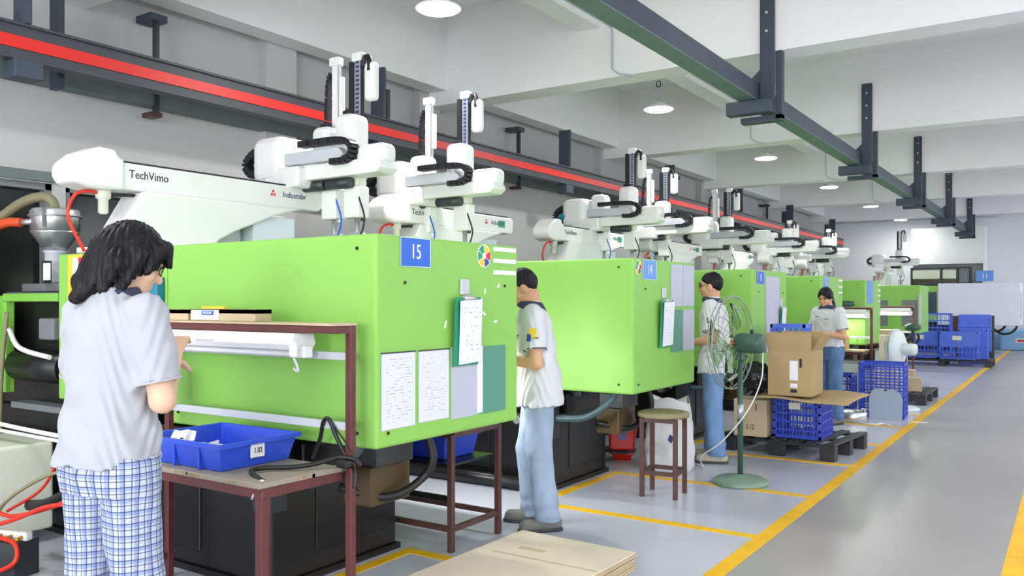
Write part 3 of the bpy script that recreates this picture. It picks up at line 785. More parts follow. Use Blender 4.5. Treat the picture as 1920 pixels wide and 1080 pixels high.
def open_tray(name, label, cat, loc, rotz, w, d, h, m, wall=.006, taper=.03, rim=.012, lbl=None, group=None):
    t = thing(name, label, cat, loc, rotz, group)
    mb = MB()
    def ring(z, ins): return [(-w/2+ins, -d/2+ins, z), (w/2-ins, -d/2+ins, z), (w/2-ins, d/2-ins, z), (-w/2+ins, d/2-ins, z)]
    vs = ring(0, taper)+ring(h, 0)+ring(h, wall)+ring(.008, taper+wall)
    fs = [(3, 2, 1, 0)]
    for a in (0, 4, 8):
        for i in range(4): fs.append((a+i, a+(i+1) % 4, a+4+(i+1) % 4, a+4+i))
    fs.append((12, 13, 14, 15))
    mb.add(vs, fs); mb.build('tray_body', m, t, bevel=.004, seg=1)
    r = MB()
    for (a, b_, c, e) in ((-w/2-rim, w/2+rim, -d/2-rim, -d/2), (-w/2-rim, w/2+rim, d/2, d/2+rim), (-w/2-rim, -w/2, -d/2, d/2), (w/2, w/2+rim, -d/2, d/2)):
        r.box(a, b_, c, e, h-.02, h)
    r.build('tray_rim', m, t)
    return t
tr = open_tray('parts_tray', 'shallow blue plastic tray of white mouldings on the bench of the work rack', 'tray', (-3.36, 2.56, .747), 0, .56, .44, .125, 'tray_blue')
for x in (-.06, .12): B(x, x+.012, -.216, -.205, .0, .105).build('tray_rib', 'tray_blue', tr)
lh = B(.268, .275, -.05, .03, .04, .105).build('label_holder', 'white', tr, bevel=.004, seg=1)
text('label_lettering', '1.02', .035, 'print_black', lh, face_px(.2765, -.01, .072), sx=.8)
def moulding(label, loc, rz, tilt, s, group):
    t = thing('plastic_moulding', label, 'plastic part', loc, rz, group)
    M = Matrix.Rotation(tilt, 4, 'X')
    poly = [(-.07*s, -.03*s), (-.02*s, -.045*s), (.05*s, -.04*s), (.075*s, -.01*s), (.06*s, .035*s), (.0, .04*s), (-.03*s, .03*s), (-.07*s, .035*s)]
    mb = MB().prism(poly, 'z', 0, .006)
    mb.v = [tuple(M @ Vector(v)) for v in mb.v]
    mb.build('plate', 'plastic_white', t, bevel=.002, seg=1)
    mb = MB(); mb.box(-.06*s, .05*s, -.034*s, -.026*s, .0, .025, M); mb.box(.03*s, .038*s, -.03*s, .03*s, .0, .025, M)
    mb.build('rib', 'plastic_white', t)
    mb = MB(); mb.box(-.01*s, .02*s, -.012*s, -.006*s, .0055, .0065, M); mb.build('slot', 'print_black', t)
mg = 'white mouldings in the blue tray'
for i, (x, y, z, rz, ti, s_) in enumerate(((-3.52, 2.47, .775, .3, .05, 1.15), (-3.35, 2.64, .775, -.2, .05, 1.15), (-3.22, 2.46, .775, .6, .05, 1.1), (-3.38, 2.50, .815, .1, .1, 1.1), (-3.22, 2.60, .80, .2, .1, 1.0))):
    moulding('white plastic moulding lying in the blue tray', (x, y, z), rz, ti, s_, mg)
moulding('white plastic moulding propped upright against the others in the blue tray', (-3.45, 2.42, .862), .2, .9, 1.0, mg)

def small_carton(label, loc, w, d, h, rotz, tag_m, tagtext):
    t = open_tray('carton_tray', label, 'carton', loc, rotz, w, d, h, 'cardboard', wall=.004, taper=.0, rim=.0)
    lb = B(-w/2+.01, -.02, -d/2-.003, -d/2+.001, .006, h-.004).build('white_label', 'white_matte', t)
    q = B(-w/2+.1, -w/2+.19, -d/2-.005, -d/2-.002, h*.5, h*.5+.022).build('blue_mark', tag_m, lb)
    text('label_lettering', tagtext, .02, 'white', q, face_ny(-w/2+.145, -d/2-.0055, h*.5+.011), sx=.9)
    return t
small_carton('long shallow carton with blue lettered mark on the rack shelf', (-3.52, 2.735, 1.396), .50, .10, .058, 0, 'sign_blue', 'MEDIUM')
small_carton('shallow carton with faint blue stamp at the end of the rack shelf', (-4.02, 2.735, 1.396), .46, .10, .055, 0, 'sign_pale_blue', 'PLUS')
tag(B(-.09, .09, -.012, .012, 0, .012).build('yellow_pencil', 'logo_yellow', loc=(-3.66, 2.75, 1.456)), 'yellow stick lying across the shallow cartons', 'stick')

# black power cable across the bench with its white plug
cb = thing('power_cable', 'thick black power cable lying over the bench and looped on the rack rail', 'cable', (-2.95, 2.5, .75))
MB().tube(cr([(.12, -.135, -.01), (.0, -.10, .012), (-.02, -.02, .012), (.06, .06, .012), (.13, .14, .02), (.18, .24, .04), (.24, .28, .03), (.26, .30, .0)], 8), .011, 8).build('cord', 'hose_black', cb)
MB().tube(cr([(-.06, .31, .0), (.0, .30, .10), (.06, .265, .19), (.10, .262, .20), (.14, .27, .12), (.20, .28, .02), (.28, .24, -.01), (.30, .22, -.08)], 8), .010, 8).build('cord', 'hose_black', cb)
MB().tube(cr([(.10, .26, .2), (.2, .27, .1), (.27, .28, .0)], 6), .004, 6).build('thin_cord', 'hose_black', cb)
B(.20, .27, .20, .24, .0, .035).build('coupling', 'hose_black', cb, bevel=.01)
pl = MB().box(-.02, .02, -.035, .02, -.015, .015, Matrix.Translation((.125, -.15, -.02)) @ Matrix.Rotation(.5, 4, 'X') @ Matrix.Rotation(-.5, 4, 'Z')).build('plug', 'white', cb, bevel=.01)
MB().cyl((.12, -.18, -.05), (.115, -.19, -.075), .005, n=6).build('plug_pin', 'steel', pl)

# ------------------------------------------------------------------ frame rack behind machine 15
fr2 = thing('frame_rack', 'bare maroon angle iron rack behind machine fifteen', 'rack', (-3.09, 3.98, 0))
for (x, y) in ((0, 0), (0, .49), (-1.25, .0), (-1.25, .49)):
    B(x-.018, x+.018, y-.018, y+.018, 0, .70).build('leg', 'maroon_brown', fr2, bevel=.003, seg=1)
for z in (.12, .68):
    for y in (0, .49): B(-1.232, -.018, y-.014, y+.014, z, z+.03).build('rail', 'maroon_brown', fr2)
    for x in (0, -1.25): B(x-.014, x+.014, .018, .472, z, z+.03).build('rail', 'maroon_brown', fr2)
B(-1.232, -.018, -.014, .014, .30, .33).build('rail', 'machine_black', fr2)
B(-1.23, -.02, .02, .47, .50, .515).build('shelf_board', 'machine_black', fr2)
B(-1.27, .02, -.02, .51, .71, .72).build('top_board', 'cardboard_brown', fr2)
tube_lamp('lit fluorescent fixture standing over the frame rack behind machine fifteen', (-3.75, 4.34, 1.02), 1.0, True, 20).rotation_euler = (math.radians(60), 0, 0)
sp = MB(); sp.bar((-4.2, 4.22, .72), (-4.2, 4.22, 1.14), .03, .03); sp.bar((-3.3, 4.22, .72), (-3.3, 4.22, 1.14), .03, .03); sp.bar((-4.2, 4.22, 1.125), (-3.3, 4.22, 1.125), .03, .03)
tag(sp.build('lamp_stand', 'maroon_brown'), 'maroon steel stand carrying the lit fixture over the frame rack', 'stand')

# ------------------------------------------------------------------ flattened cartons in the foreground
n_sheets = 11
xa, xb, ya, yb2 = -2.82, -2.03, 3.28, 4.30
for i in range(n_sheets):
    z = i*.0095
    top = (i == n_sheets-1)
    jx, jy = (0, 0) if top else (rnd.uniform(-.012, .012), rnd.uniform(-.012, .012))
    t_ = .0075
    mb = MB().prism([(xa+jx, 3.22+jy), (xb+jx-.02, 3.22+jy), (xb+jx, 4.28+jy), (-2.80+jx, 4.31+jy)], 'z', z, z+t_)
    o = mb.build('cardboard_sheet', 'cardboard_pale' if top else 'cardboard', None)
    if top:
        B(-2.7, -2.05, 3.85, 3.87, z+t_-.001, z+t_+.0008).build('crease', 'cardboard', o)
        B(-2.62, -2.45, 3.98, 4.03, z+t_-.001, z+t_+.0008).build('tape_patch', 'cardboard', o)
        tag(o, 'pale flattened carton lying on top of the sheet stack on the floor', 'cardboard')
    else:
        tag(o, 'flattened brown carton inside the sheet stack on the floor', 'cardboard', 'flattened cartons in the stack')
# ------------------------------------------------------------------ stool, jug, sack
st = thing('stool', 'tall maroon steel stool with worn round khaki seat', 'stool', (-2.645, 6.07, 0), .12)
for (x, y) in ((-.13, -.13), (.13, -.13), (.13, .13), (-.13, .13)):
    B(x-.016, x+.016, y-.016, y+.016, 0, .60).build('leg', 'maroon_brown', st, bevel=.002, seg=1)
for s_ in (-1, 1):
    B(-.114, .114, s_*.13-.012, s_*.13+.012, .17, .20).build('stretcher', 'maroon_brown', st)
    B(s_*.13-.012, s_*.13+.012, -.114, .114, .17, .20).build('stretcher', 'maroon_brown', st)
    B(-.114, .114, s_*.13-.012, s_*.13+.012, .57, .60).build('seat_rail', 'maroon_brown', st)
MB().lathe([(.17, .60), (.195, .605), (.20, .62), (.195, .638), (.16, .645)], n=28).build('seat', 'stool_seat', st)

jg = thing('oil_jug', 'red plastic oil jug with handle and violet label below machine fourteen', 'jug', (-3.52, 7.12, .11), .5)
MB().prism([(-.10, 0), (.10, 0), (.12, .03), (.12, .17), (.075, .29), (.03, .32), (-.03, .32), (-.10, .26), (-.12, .2), (-.12, .03)], 'y', -.08, .08).build('body', 'jug_red', jg, bevel=.02, seg=3)
MB().tube(cr([(.03, 0, .31), (.10, 0, .30), (.13, 0, .22), (.12, 0, .12)], 6), .016, 8).build('handle', 'jug_red', jg)
MB().lathe([(.03, .32), (.03, .36), (.026, .365)], n=14).build('cap', 'jug_red', jg)
B(-.03, .04, -.083, -.079, .10, .25).build('label', 'jug_label', jg)
tag(open_tray('basin', 'small red plastic basin on the floor under the oil jug', 'basin', (-3.55, 7.2, 0), .3, .2, .15, .08, 'jug_red', taper=.03), 'small red plastic basin on the floor under the oil jug', 'basin')
tag(B(-.3, .12, -.1, .12, 0, .02).build('drip_plate', 'dark_grey', loc=(-3.55, 7.12, .085)), 'dark steel plate carrying the red oil jug', 'plate')

def sack(label, loc, w, d, h):
    t = thing('plastic_sack', label, 'sack', loc, .3)
    rr = np.random.RandomState(5); n = 28; rows = 14; vs = []; fs = []
    for j in range(rows+1):
        z = h*j/rows; f = 1+.06*math.sin(z*9)-(.25*max(0, j/rows-.75)*2)
        for k in range(n):
            a = 2*math.pi*k/n
            cx, sy = math.cos(a), math.sin(a)
            r_ = (abs(cx)**3+abs(sy)**3)**(-1/3)*f*(1+.035*math.sin(5*a+z*14)+.03*math.sin(9*a-z*23))
            vs.append((w/2*r_*cx, d/2*r_*sy, z+(.03*math.sin(3*a) if j == rows else 0)))
    for j in range(rows):
        for k in range(n): fs.append((j*n+k, j*n+(k+1) % n, (j+1)*n+(k+1) % n, (j+1)*n+k))
    fs.append(tuple(reversed(range(n))))
    mb = MB(); mb.add(vs, fs, True); o = mb.build('bag', 'sack_white', t)
    mb = MB(); mb.add([(x*.92, y*.92, z-.02) for (x, y, z) in vs[-n:]], [tuple(range(n))]); mb.build('bag_mouth', 'white_matte', t)
    p = MB().prism([(.0, .28), (.02, .33), (.05, .30), (.03, .25)], 'y', -d/2*1.08, -d/2*1.0); p.build('stamp_mark', 'print_navy', t)
    return t
sack('white plastic sack standing behind the tall stool', (-3.0, 7.02, 0), .40, .28, .62)

# ------------------------------------------------------------------ pedestal fans
def fan(label, loc, face, hub_z, R, mb_base, m_motor, m_pole, m_guard, wires, group=None, pole=True, shell=False):
    t = thing('pedestal_fan', label, 'fan', loc, math.atan2(face[1], face[0]))
    if pole:
        MB().lathe([(.225, 0), (.23, .015), (.225, .03), (.19, .05), (.06, .065), (.04, .08)], n=36).build('base', mb_base, t)
        pl_ = MB().cyl((0, 0, .07), (0, 0, hub_z-.13), .022, n=14).build('pole', m_pole, t)
        MB().cyl((0, 0, hub_z-.62), (0, 0, hub_z-.5), .026, n=14).build('pole_sleeve', 'alu', pl_)
        B(-.035, .035, -.028, .028, hub_z-.14, hub_z-.06).build('tilt_bracket', m_motor, t, bevel=.008)
    Mx = Matrix.Translation((0, 0, hub_z)) @ Matrix.Rotation(math.pi/2, 4, 'Y')
    mo = MB().lathe([(.03, -.20), (.075, -.19), (.082, -.16), (.082, .0), (.07, .03), (.03, .04)], M=Mx, n=24).build('motor_housing', m_motor, t)
    MB().lathe([(.02, .04), (.02, .10)], M=Mx, n=12).build('shaft', 'hose_orange', mo)
    MB().lathe([(.03, .075), (.04, .08), (.04, .12), (.03, .125)], M=Mx, n=18).build('hub', 'robot_cream', mo)
    MB().cyl((-.10, 0, hub_z+.08), (-.10, 0, hub_z+.11), .014, n=10).build('oscillation_knob', 'hose_black', mo)
    def ring(x, r): return [(x, r*math.cos(a), hub_z+r*math.sin(a)) for a in np.linspace(0, 2*math.pi, 41)[:-1]]
    g = MB()
    g.tube(ring(.06, R), .006, 6, closed=True); g.tube(ring(.10, R), .004, 5, closed=True)
    g.tube(ring(.17, R*.55), .003, 5, closed=True); g.tube(ring(.18, R*.2), .003, 5, closed=True)
    for i in range(wires):
        a = 2*math.pi*i/wires; c, s_ = math.cos(a), math.sin(a)
        g.tube(cr([(.18, .07*c, hub_z+.07*s_), (.175, R*.45*c, hub_z+R*.45*s_), (.14, R*.85*c, hub_z+R*.85*s_), (.07, R*c, hub_z+R*s_)], 4), .0022, 4)
        g.tube(cr([(.0, .06*c, hub_z+.06*s_), (.01, R*.55*c, hub_z+R*.55*s_), (.04, R*.9*c, hub_z+R*.9*s_), (.06, R*c, hub_z+R*s_)], 4), .0022, 4)
    g.build('guard', m_guard, t)
    for k in range(3):
        bl = MB()
        a0 = 2*math.pi*k/3
        def f_(u, v, a0=a0):
            r = .045+(R*.86-.045)*u; a = a0+(v-.5)*(.95+.35*u); return (.10+(v-.5)*.07*(1-.2*u), r*math.cos(a), hub_z+r*math.sin(a))
        bl.grid(f_, 8, 6); bl.build('blade', m_blade, t, solid=.003)
    if shell:
        MB().lathe([(.08, -.02), (R*.6, -.015), (R*.9, .02), (R, .06), (R*.99, .065)], M=Mx, n=40).build('back_shell', 'fan_white', t)
    return t
mat('blade_clear', (196, 214, 190), 0.2, var=0.02)
_b = MATS['blade_clear'].node_tree.nodes['Principled BSDF']
_b.inputs['Transmission Weight'].default_value = 0.97; _b.inputs['IOR'].default_value = 1.05; _b.inputs['Roughness'].default_value = 0.02
m_blade = 'blade_clear'
mat('sheet_grey', (152, 164, 186), 0.45, var=0.03)
fan('green pedestal fan with wire guard standing in front of the pallet', (-2.28, 6.78, 0), (-.99, .12), 1.15, .38, 'fan_base_green', 'fan_green', 'fan_green', 'wire_grey', 14)
m_blade = 'fan_white'
fan('white pedestal fan facing the lit work rack beyond the upended crate', (-1.98, 12.55, 0), (-.97, .22), .83, .27, 'fan_white', 'fan_white', 'fan_white', 'fan_white', 40, shell=True)
fc = MB().tube(cr([(-2.12, 6.86, 1.07), (-2.13, 6.85, .85), (-2.22, 6.78, .6), (-2.4, 6.7, .35), (-2.60, 6.78, .2), (-2.68, 6.95, .10), (-2.72, 7.12, .03), (-2.85, 7.3, .008), (-3.05, 7.4, .008)], 8), .006, 6)
tag(fc.build('fan_cord', 'cable_white'), 'white cord drooping from the green fan motor to the floor', 'cord')
bg = MB()
def bagf(u, v):
    a, b_ = 2*math.pi*u, math.pi*(v-.5)
    k_ = 1+.10*math.sin(7*a+3*b_)+.08*math.sin(13*b_+2*a)
    return (.17*k_*math.cos(a)*math.cos(b_), .12*k_*math.sin(a)*math.cos(b_), .13*k_*math.sin(b_)+.13)
bg.grid(bagf, 40, 22)
tag(bg.build('plastic_bag', 'bag_dark', loc=(-2.62, 8.25, .62)), 'crumpled black plastic bag behind the green fan pole', 'bag')

# ------------------------------------------------------------------ crates, pallets, cartons
def crate(label, loc, rotz, w, d, h, nx, ny, nz, m='crate_blue', group=None, lblp=True, name='plastic_crate', M=None, solid_low=0):
    t = thing(name, label, 'crate', loc, rotz, group)
    if M is not None: t.matrix_world = Matrix.Translation(loc) @ Matrix.Rotation(rotz, 4, 'Z') @ M
    e = .022
    fr_ = MB()
    for x in (-w/2, w/2-e):
        for y in (-d/2, d/2-e): fr_.box(x, x+e, y, y+e, 0, h)
    for z0, z1 in ((0, .03), (h-.035, h)):
        fr_.box(-w/2, w/2, -d/2, -d/2+.012, z0, z1); fr_.box(-w/2, w/2, d/2-.012, d/2, z0, z1)
        fr_.box(-w/2, -w/2+.012, -d/2, d/2, z0, z1); fr_.box(w/2-.012, w/2, -d/2, d/2, z0, z1)
    fr_.box(-w/2+.004, w/2-.004, -d/2+.004, d/2-.004, .004, .012)
    if solid_low:
        fr_.box(-w/2+.004, w/2-.004, -d/2+.004, -d/2+.009, h*(1-solid_low), h); fr_.box(w/2-.009, w/2-.004, -d/2+.004, d/2-.004, h*(1-solid_low), h)
        fr_.box(-w/2+.004, w/2-.004, d/2-.009, d/2-.004, h*(1-solid_low), h); fr_.box(-w/2+.004, -w/2+.009, -d/2+.004, d/2-.004, h*(1-solid_low), h)
    fr_.build('frame', m, t)
    la = MB()
    for i in range(1, nx):
        x = -w/2+w*i/nx; b_ = .009 if i % 3 else .02
        for y in (-d/2+.006, d/2-.006): la.box(x-b_/2, x+b_/2, y-.005, y+.005, .02, h-.02)
    for i in range(1, ny):
        y = -d/2+d*i/ny; b_ = .009 if i % 3 else .02
        for x in (-w/2+.006, w/2-.006): la.box(x-.005, x+.005, y-b_/2, y+b_/2, .02, h-.02)
    for i in range(1, nz):
        z = h*i/nz
        for y in (-d/2+.005, d/2-.005): la.box(-w/2, w/2, y-.005, y+.005, z-.008, z+.008)
        for x in (-w/2+.005, w/2-.005): la.box(x-.005, x+.005, -d/2, d/2, z-.008, z+.008)
    la.build('lattice', m, t)
    if lblp: B(-w*.16, w*.08, -d/2-.006, -d/2+.001, h*.70, h*.86).build('label_plate', 'robot_cream', t)
    return t
def pallet(label, loc, rotz, w, d, h, nsl=7):
    t = thing('pallet', label, 'pallet', loc, rotz)
    for i in range(nsl):
        x = -w/2+(w-.09)*i/(nsl-1)
        B(x, x+.09, -d/2, d/2, h-.022, h).build('slat', 'pallet_black', t, bevel=.003, seg=1)
    for y in (-d/2, -.05, d/2-.10):
        B(-w/2, w/2, y, y+.10, h-.045, h-.022).build('cross_beam', 'pallet_black', t)
        for x in (-w/2, -.07, w/2-.14):
            B(x, x+.14, y, y+.10, 0, h-.045).build('block', 'pallet_black', t, bevel=.006)
    return t
pallet('black plastic pallet under the blue crate and the carton marked 112', (-2.36, 8.68, 0), -.1, 1.12, .98, .165)
crate('blue lattice crate with pale label plate on the black pallet', (-2.235, 8.53, .168), 0, .45, .50, .40, 14, 14, 5)
def carton(label, loc, rotz, w, d, h, m='cardboard', open_=False, texts=(), flap=.13):
    t = thing('carton', label, 'carton', loc, rotz)
    if not open_:
        B(-w/2, w/2, -d/2, d/2, 0, h).build('box', m, t, bevel=.004, seg=1)
        B(-w/2, w/2, -.025, .025, h-.0005, h+.001).build('tape', 'robot_cream', t)
    else:
        for (a, b_, c, e) in ((-w/2, w/2, -d/2, -d/2+.006), (-w/2, w/2, d/2-.006, d/2), (-w/2, -w/2+.006, -d/2+.006, d/2-.006), (w/2-.006, w/2, -d/2+.006, d/2-.006)):
            B(a, b_, c, e, 0, h).build('side', m, t)
        B(-w/2, w/2, -d/2, d/2, 0, .006).build('bottom', m, t)
        for (p, r, wd, ang, ax) in ((Vector((0, -d/2+.003, h)), 0, w, .12, 'X'), (Vector((0, d/2-.003, h)), math.pi, w, .12, 'X'), (Vector((w/2-.003, 0, h)), math.pi/2, d, .55, 'X'), (Vector((-w/2+.003, 0, h)), -math.pi/2, d, .2, 'X')):
            M_ = Matrix.Translation(p) @ Matrix.Rotation(r, 4, 'Z') @ Matrix.Rotation(ang, 4, 'X')
            MB().box(-wd/2+.004, wd/2-.004, -.002, .002, 0, flap, M_).build('flap', m, t)
    for (s_, x, z, size) in texts: text('lettering', s_, size, 'print_black', t, face_ny(x, -d/2-.001, z), sx=.8)
    return t
carton('closed carton marked 112 on the black pallet', (-2.66, 8.34, .168), .05, .32, .34, .36, 'cardboard', texts=(('1', .06, .28, .10), ('112', .0, .09, .07)))
cs = MB()
def shf(u, v):
    x = -2.52+u*.86; y = 7.80+v*1.0
    return (x, y+.03*math.sin(u*5), .588+.012*math.sin(u*7+v*3)-.03*max(0, u-.8)*5*(1-v)*.6)
cs.grid(shf, 14, 12)
tag(cs.build('cardboard_sheet', 'cardboard_brown', solid=.008), 'loose cardboard sheet laid over the blue crate under the open carton', 'cardboard')
oc = carton('tall open carton with raised flaps and white label on the loose cardboard sheet', (-2.22, 8.20, .606), .03, .40, .46, .42, 'cardboard_brown', True, flap=.17)
lb = B(.0, .075, -.235, -.229, .15, .33).build('white_label', 'white_matte', oc)
B(.005, .07, -.235, -.229, .08, .12).build('barcode_label', 'white', oc); B(.01, .065, -.236, -.229, .035, .065).build('print_block', 'print_black', oc)
B(.09, .11, -.235, -.229, .27, .35).build('bottle_symbol', 'print_black', oc)
crate('small blue crate showing over the open carton beside the woman', (-2.38, 8.62, 1.04), .0, .34, .26, .22, 8, 6, 2, 'far_blue', lblp=False)

carton('closed carton behind the open carton carrying the small blue crate', (-2.38, 8.62, .606), 0, .32, .27, .43, 'cardboard_brown')
# upended crate, grey sheet, metal ring
cc = crate('tall blue crate standing upended near the aisle line', (-2.07, 11.75, .0), .05, .54, .42, .70, 10, 8, 9, lblp=False)
gp = thing('plastic_sheet', 'grey plastic sheet with notched top leaning on the upended crate', 'sheet', (-1.98, 11.38, 0), .05)
poly = [(-.19, .0), (.19, .0), (.19, .26), (.15, .36), (.07, .40), (.02, .385), (-.02, .36), (-.05, .40), (-.13, .40), (-.18, .36), (-.20, .28)]
mb = MB().prism(poly, 'y', -.004, .004); M_ = Matrix.Rotation(-.32, 4, 'X'); mb.v = [tuple(M_ @ Vector(v)) for v in mb.v]
mb.build('sheet', 'sheet_grey', gp, bevel=.001, seg=1)
rg = thing('metal_ring', 'wide silver metal ring lying on the floor by the upended crate', 'ring', (-2.3, 11.05, 0))
MB().lathe([(.155, 0), (.17, .01), (.17, .12), (.155, .13), (.145, .12), (.145, .01), (.155, 0)], n=36).build('band', 'steel', rg)
MB().tube(cr([(.12, -.12, .14), (.13, -.13, .17), (.15, -.1, .17), (.16, -.08, .14)], 5), .01, 6).build('lug', 'light_grey', rg)
tag(MB().tube(cr([(-2.18, 10.88, .01), (-2.0, 10.85, .008), (-1.95, 10.95, .008), (-1.85, 10.9, .008)], 6), .01, 5).build('strap', 'white'), 'white strap end lying in front of the metal ring', 'strap')
tag(B(-.06, .12, -.02, .02, 0, .008).build('paper_scrap', 'white', loc=(-1.62, 11.35, .003)), 'white paper scrap by the aisle line next to the upended crate', 'paper')
B_ = crate('low blue crate in the shade behind the metal ring', (-2.75, 12.1, .0), .0, .5, .4, .5, 8, 6, 4, lblp=False)
pallet('black plastic pallet beyond the upended crate', (-2.16, 13.9, 0), 0, .78, 1.3, .15)
carton('tall pale carton behind the white fan', (-2.33, 13.75, .152), .05, .26, .3, .82, 'cardboard_pale')
carton('small carton at the foot of the tall pale carton', (-2.02, 13.75, .152), .2, .24, .24, .20, 'cardboard')
for (l_, p, s_) in (('small carton stacked on its neighbour beyond the tall pale carton', (-2.16, 14.2, .152), (.22, .25, .28)),):
    carton(l_, p, .1, *s_, 'cardboard')
# ------------------------------------------------------------------ lit racks further down the row
r4 = work_rack('maroon work rack with lit tube by the machine with the blank plate', (-2.60, YK(4)-.11, 0), True)
tube_lamp('lit fluorescent fixture under the shelf of the rack behind the white fan', (-3.25, YK(4)-.2, 1.28), 1.2, True)
r5 = work_rack('maroon work rack with lit tube and clamp lamp by the setback machine', (-2.42, YK(5)-.11, 0), True)
tube_lamp('lit fluorescent fixture under the shelf of the rack at the setback machine', (-3.05, YK(5)-.2, 1.28), 1.2, True)
carton('brown carton lying on the bench of the lit rack behind the woman', (-3.25, YK(4)-.35, .748), 0, .7, .3, .2, 'cardboard_brown')
carton('pale carton lying on the bench of the rack at the setback machine', (-3.0, YK(5)-.35, .748), 0, .8, .3, .22, 'cardboard')
tg_ = thing('desk_fan', 'small dark desk fan lying on the shelf of the lit rack', 'fan', (-2.95, YK(4)-.16, 1.396))
MB().lathe([(.07, 0), (.11, .02), (.12, .04), (.11, .07), (.07, .09)], n=24).build('fan_head', 'fan_green', tg_)
for r_ in (.04, .07, .10): MB().tube([(r_*math.cos(a), r_*math.sin(a), .095-.15*r_) for a in np.linspace(0, 2*math.pi, 25)[:-1]], .005, 5, closed=True).build('guard_ring', 'dark_grey', tg_)
cl_ = thing('clamp_lamp', 'dark clamp lamp with round head on the post of the lit rack', 'lamp', (-2.40, YK(5)-.30, .95))
MB().lathe([(.05, 0), (.13, .03), (.14, .10), (.05, .14)], n=20).build('lamp_head', 'fan_green', cl_)
MB().bar((.0, .03, .0), (.0, .03, -.4), .05, .05).build('lamp_post', 'dark_grey', cl_)
for (x, y, z0_, w_, h_) in ((-3.0, YK(4)-.33, 0, .6, .55), (-2.75, YK(5)-.33, 0, .5, .6)):
    t_ = thing('storage_bin', 'white storage bin with grey lid on the floor at the '+('rack behind the white fan' if x < -2.9 else 'rack with the clamp lamp'), 'bin', (x, y, z0_), 0)
    B(-w_/2, w_/2, -.15, .15, 0, h_).build('bin_body', 'white', t_, bevel=.02)
    B(-w_/2-.01, w_/2+.01, -.16, .16, h_, h_+.03).build('bin_lid', 'light_grey', t_, bevel=.01)

# ------------------------------------------------------------------ far end of the hall
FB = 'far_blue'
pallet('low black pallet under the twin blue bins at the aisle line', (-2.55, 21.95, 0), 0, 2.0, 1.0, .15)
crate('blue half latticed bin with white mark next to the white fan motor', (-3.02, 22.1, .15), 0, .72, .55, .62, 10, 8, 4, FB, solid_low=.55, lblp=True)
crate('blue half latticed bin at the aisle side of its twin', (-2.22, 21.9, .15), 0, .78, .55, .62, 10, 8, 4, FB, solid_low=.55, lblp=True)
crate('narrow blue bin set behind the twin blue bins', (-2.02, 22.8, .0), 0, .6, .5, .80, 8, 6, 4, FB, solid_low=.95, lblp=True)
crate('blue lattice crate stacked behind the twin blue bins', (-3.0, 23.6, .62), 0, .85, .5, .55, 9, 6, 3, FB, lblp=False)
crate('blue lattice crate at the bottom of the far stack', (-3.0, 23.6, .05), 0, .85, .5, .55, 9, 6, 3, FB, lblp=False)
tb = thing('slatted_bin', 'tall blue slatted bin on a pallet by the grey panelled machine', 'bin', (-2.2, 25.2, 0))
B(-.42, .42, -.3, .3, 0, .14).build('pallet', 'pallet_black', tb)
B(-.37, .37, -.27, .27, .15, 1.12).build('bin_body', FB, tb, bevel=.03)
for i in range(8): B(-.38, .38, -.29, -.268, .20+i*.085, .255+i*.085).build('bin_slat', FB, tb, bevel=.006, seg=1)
B(-.52, -.375, -.2, .2, .15, 1.08).build('side_board', 'amber', tb, bevel=.006)
B(.40, .46, -.28, -.2, .0, 1.1).build('steel_post', 'dark_grey', tb)
wt = thing('water_tank', 'pale blue low tank with red mark against the far wall', 'tank', (-1.2, 29.3, 0))
B(-.7, .7, -.3, .3, 0, .62).build('tank_body', 'wall_blue', wt, bevel=.06, seg=3)
B(-.28, -.02, -.31, -.295, .24, .36).build('white_label', 'white', wt); B(-.24, -.06, -.315, -.305, .27, .33).build('red_mark', 'print_red', wt)
pb = thing('wall_box', 'big white box room projecting from the far wall', 'partition', (-3.28, 28.9, 0))
B(-1.0, 1.02, 0, .88, 2.6, 3.72).build('white_panel', 'white_matte', pb, bevel=.01)
B(-1.0, -.95, 0, .88, 0, 2.6).build('side_post', 'white_matte', pb); B(.97, 1.02, 0, .88, 0, 2.6).build('side_post', 'white_matte', pb)
B(-.95, .97, .80, .86, 0, 2.6).build('back_panel', 'white_matte', pb)
cbn = thing('shelf_cabinet', 'dark framed shelf cabinet with cream bins below the white box room', 'cabinet', (-3.4, 28.6, 0))
B(-.85, .8, .0, .25, 0, 2.0).build('body', 'dark_grey', cbn); B(-.85, .8, -.03, .25, 2.46, 2.5).build('top', 'dark_grey', cbn)
for x in (-.85, -.02, .42, .76): B(x, x+.04, -.03, .25, 2.0, 2.46).build('upright', 'dark_grey', cbn)
B(-.80, -.03, -.02, .2, 2.14, 2.42).build('cream_bin', 'robot_cream', cbn, bevel=.02); B(.03, .41, -.02, .2, 2.14, 2.42).build('cream_bin', 'robot_cream', cbn, bevel=.02)
B(-.80, .41, -.02, .2, 2.04, 2.12).build('shelf_edge', 'amber', cbn); B(.47, .75, -.02, .2, 2.02, 2.4).build('grey_bin', 'mid_grey', cbn, bevel=.02)

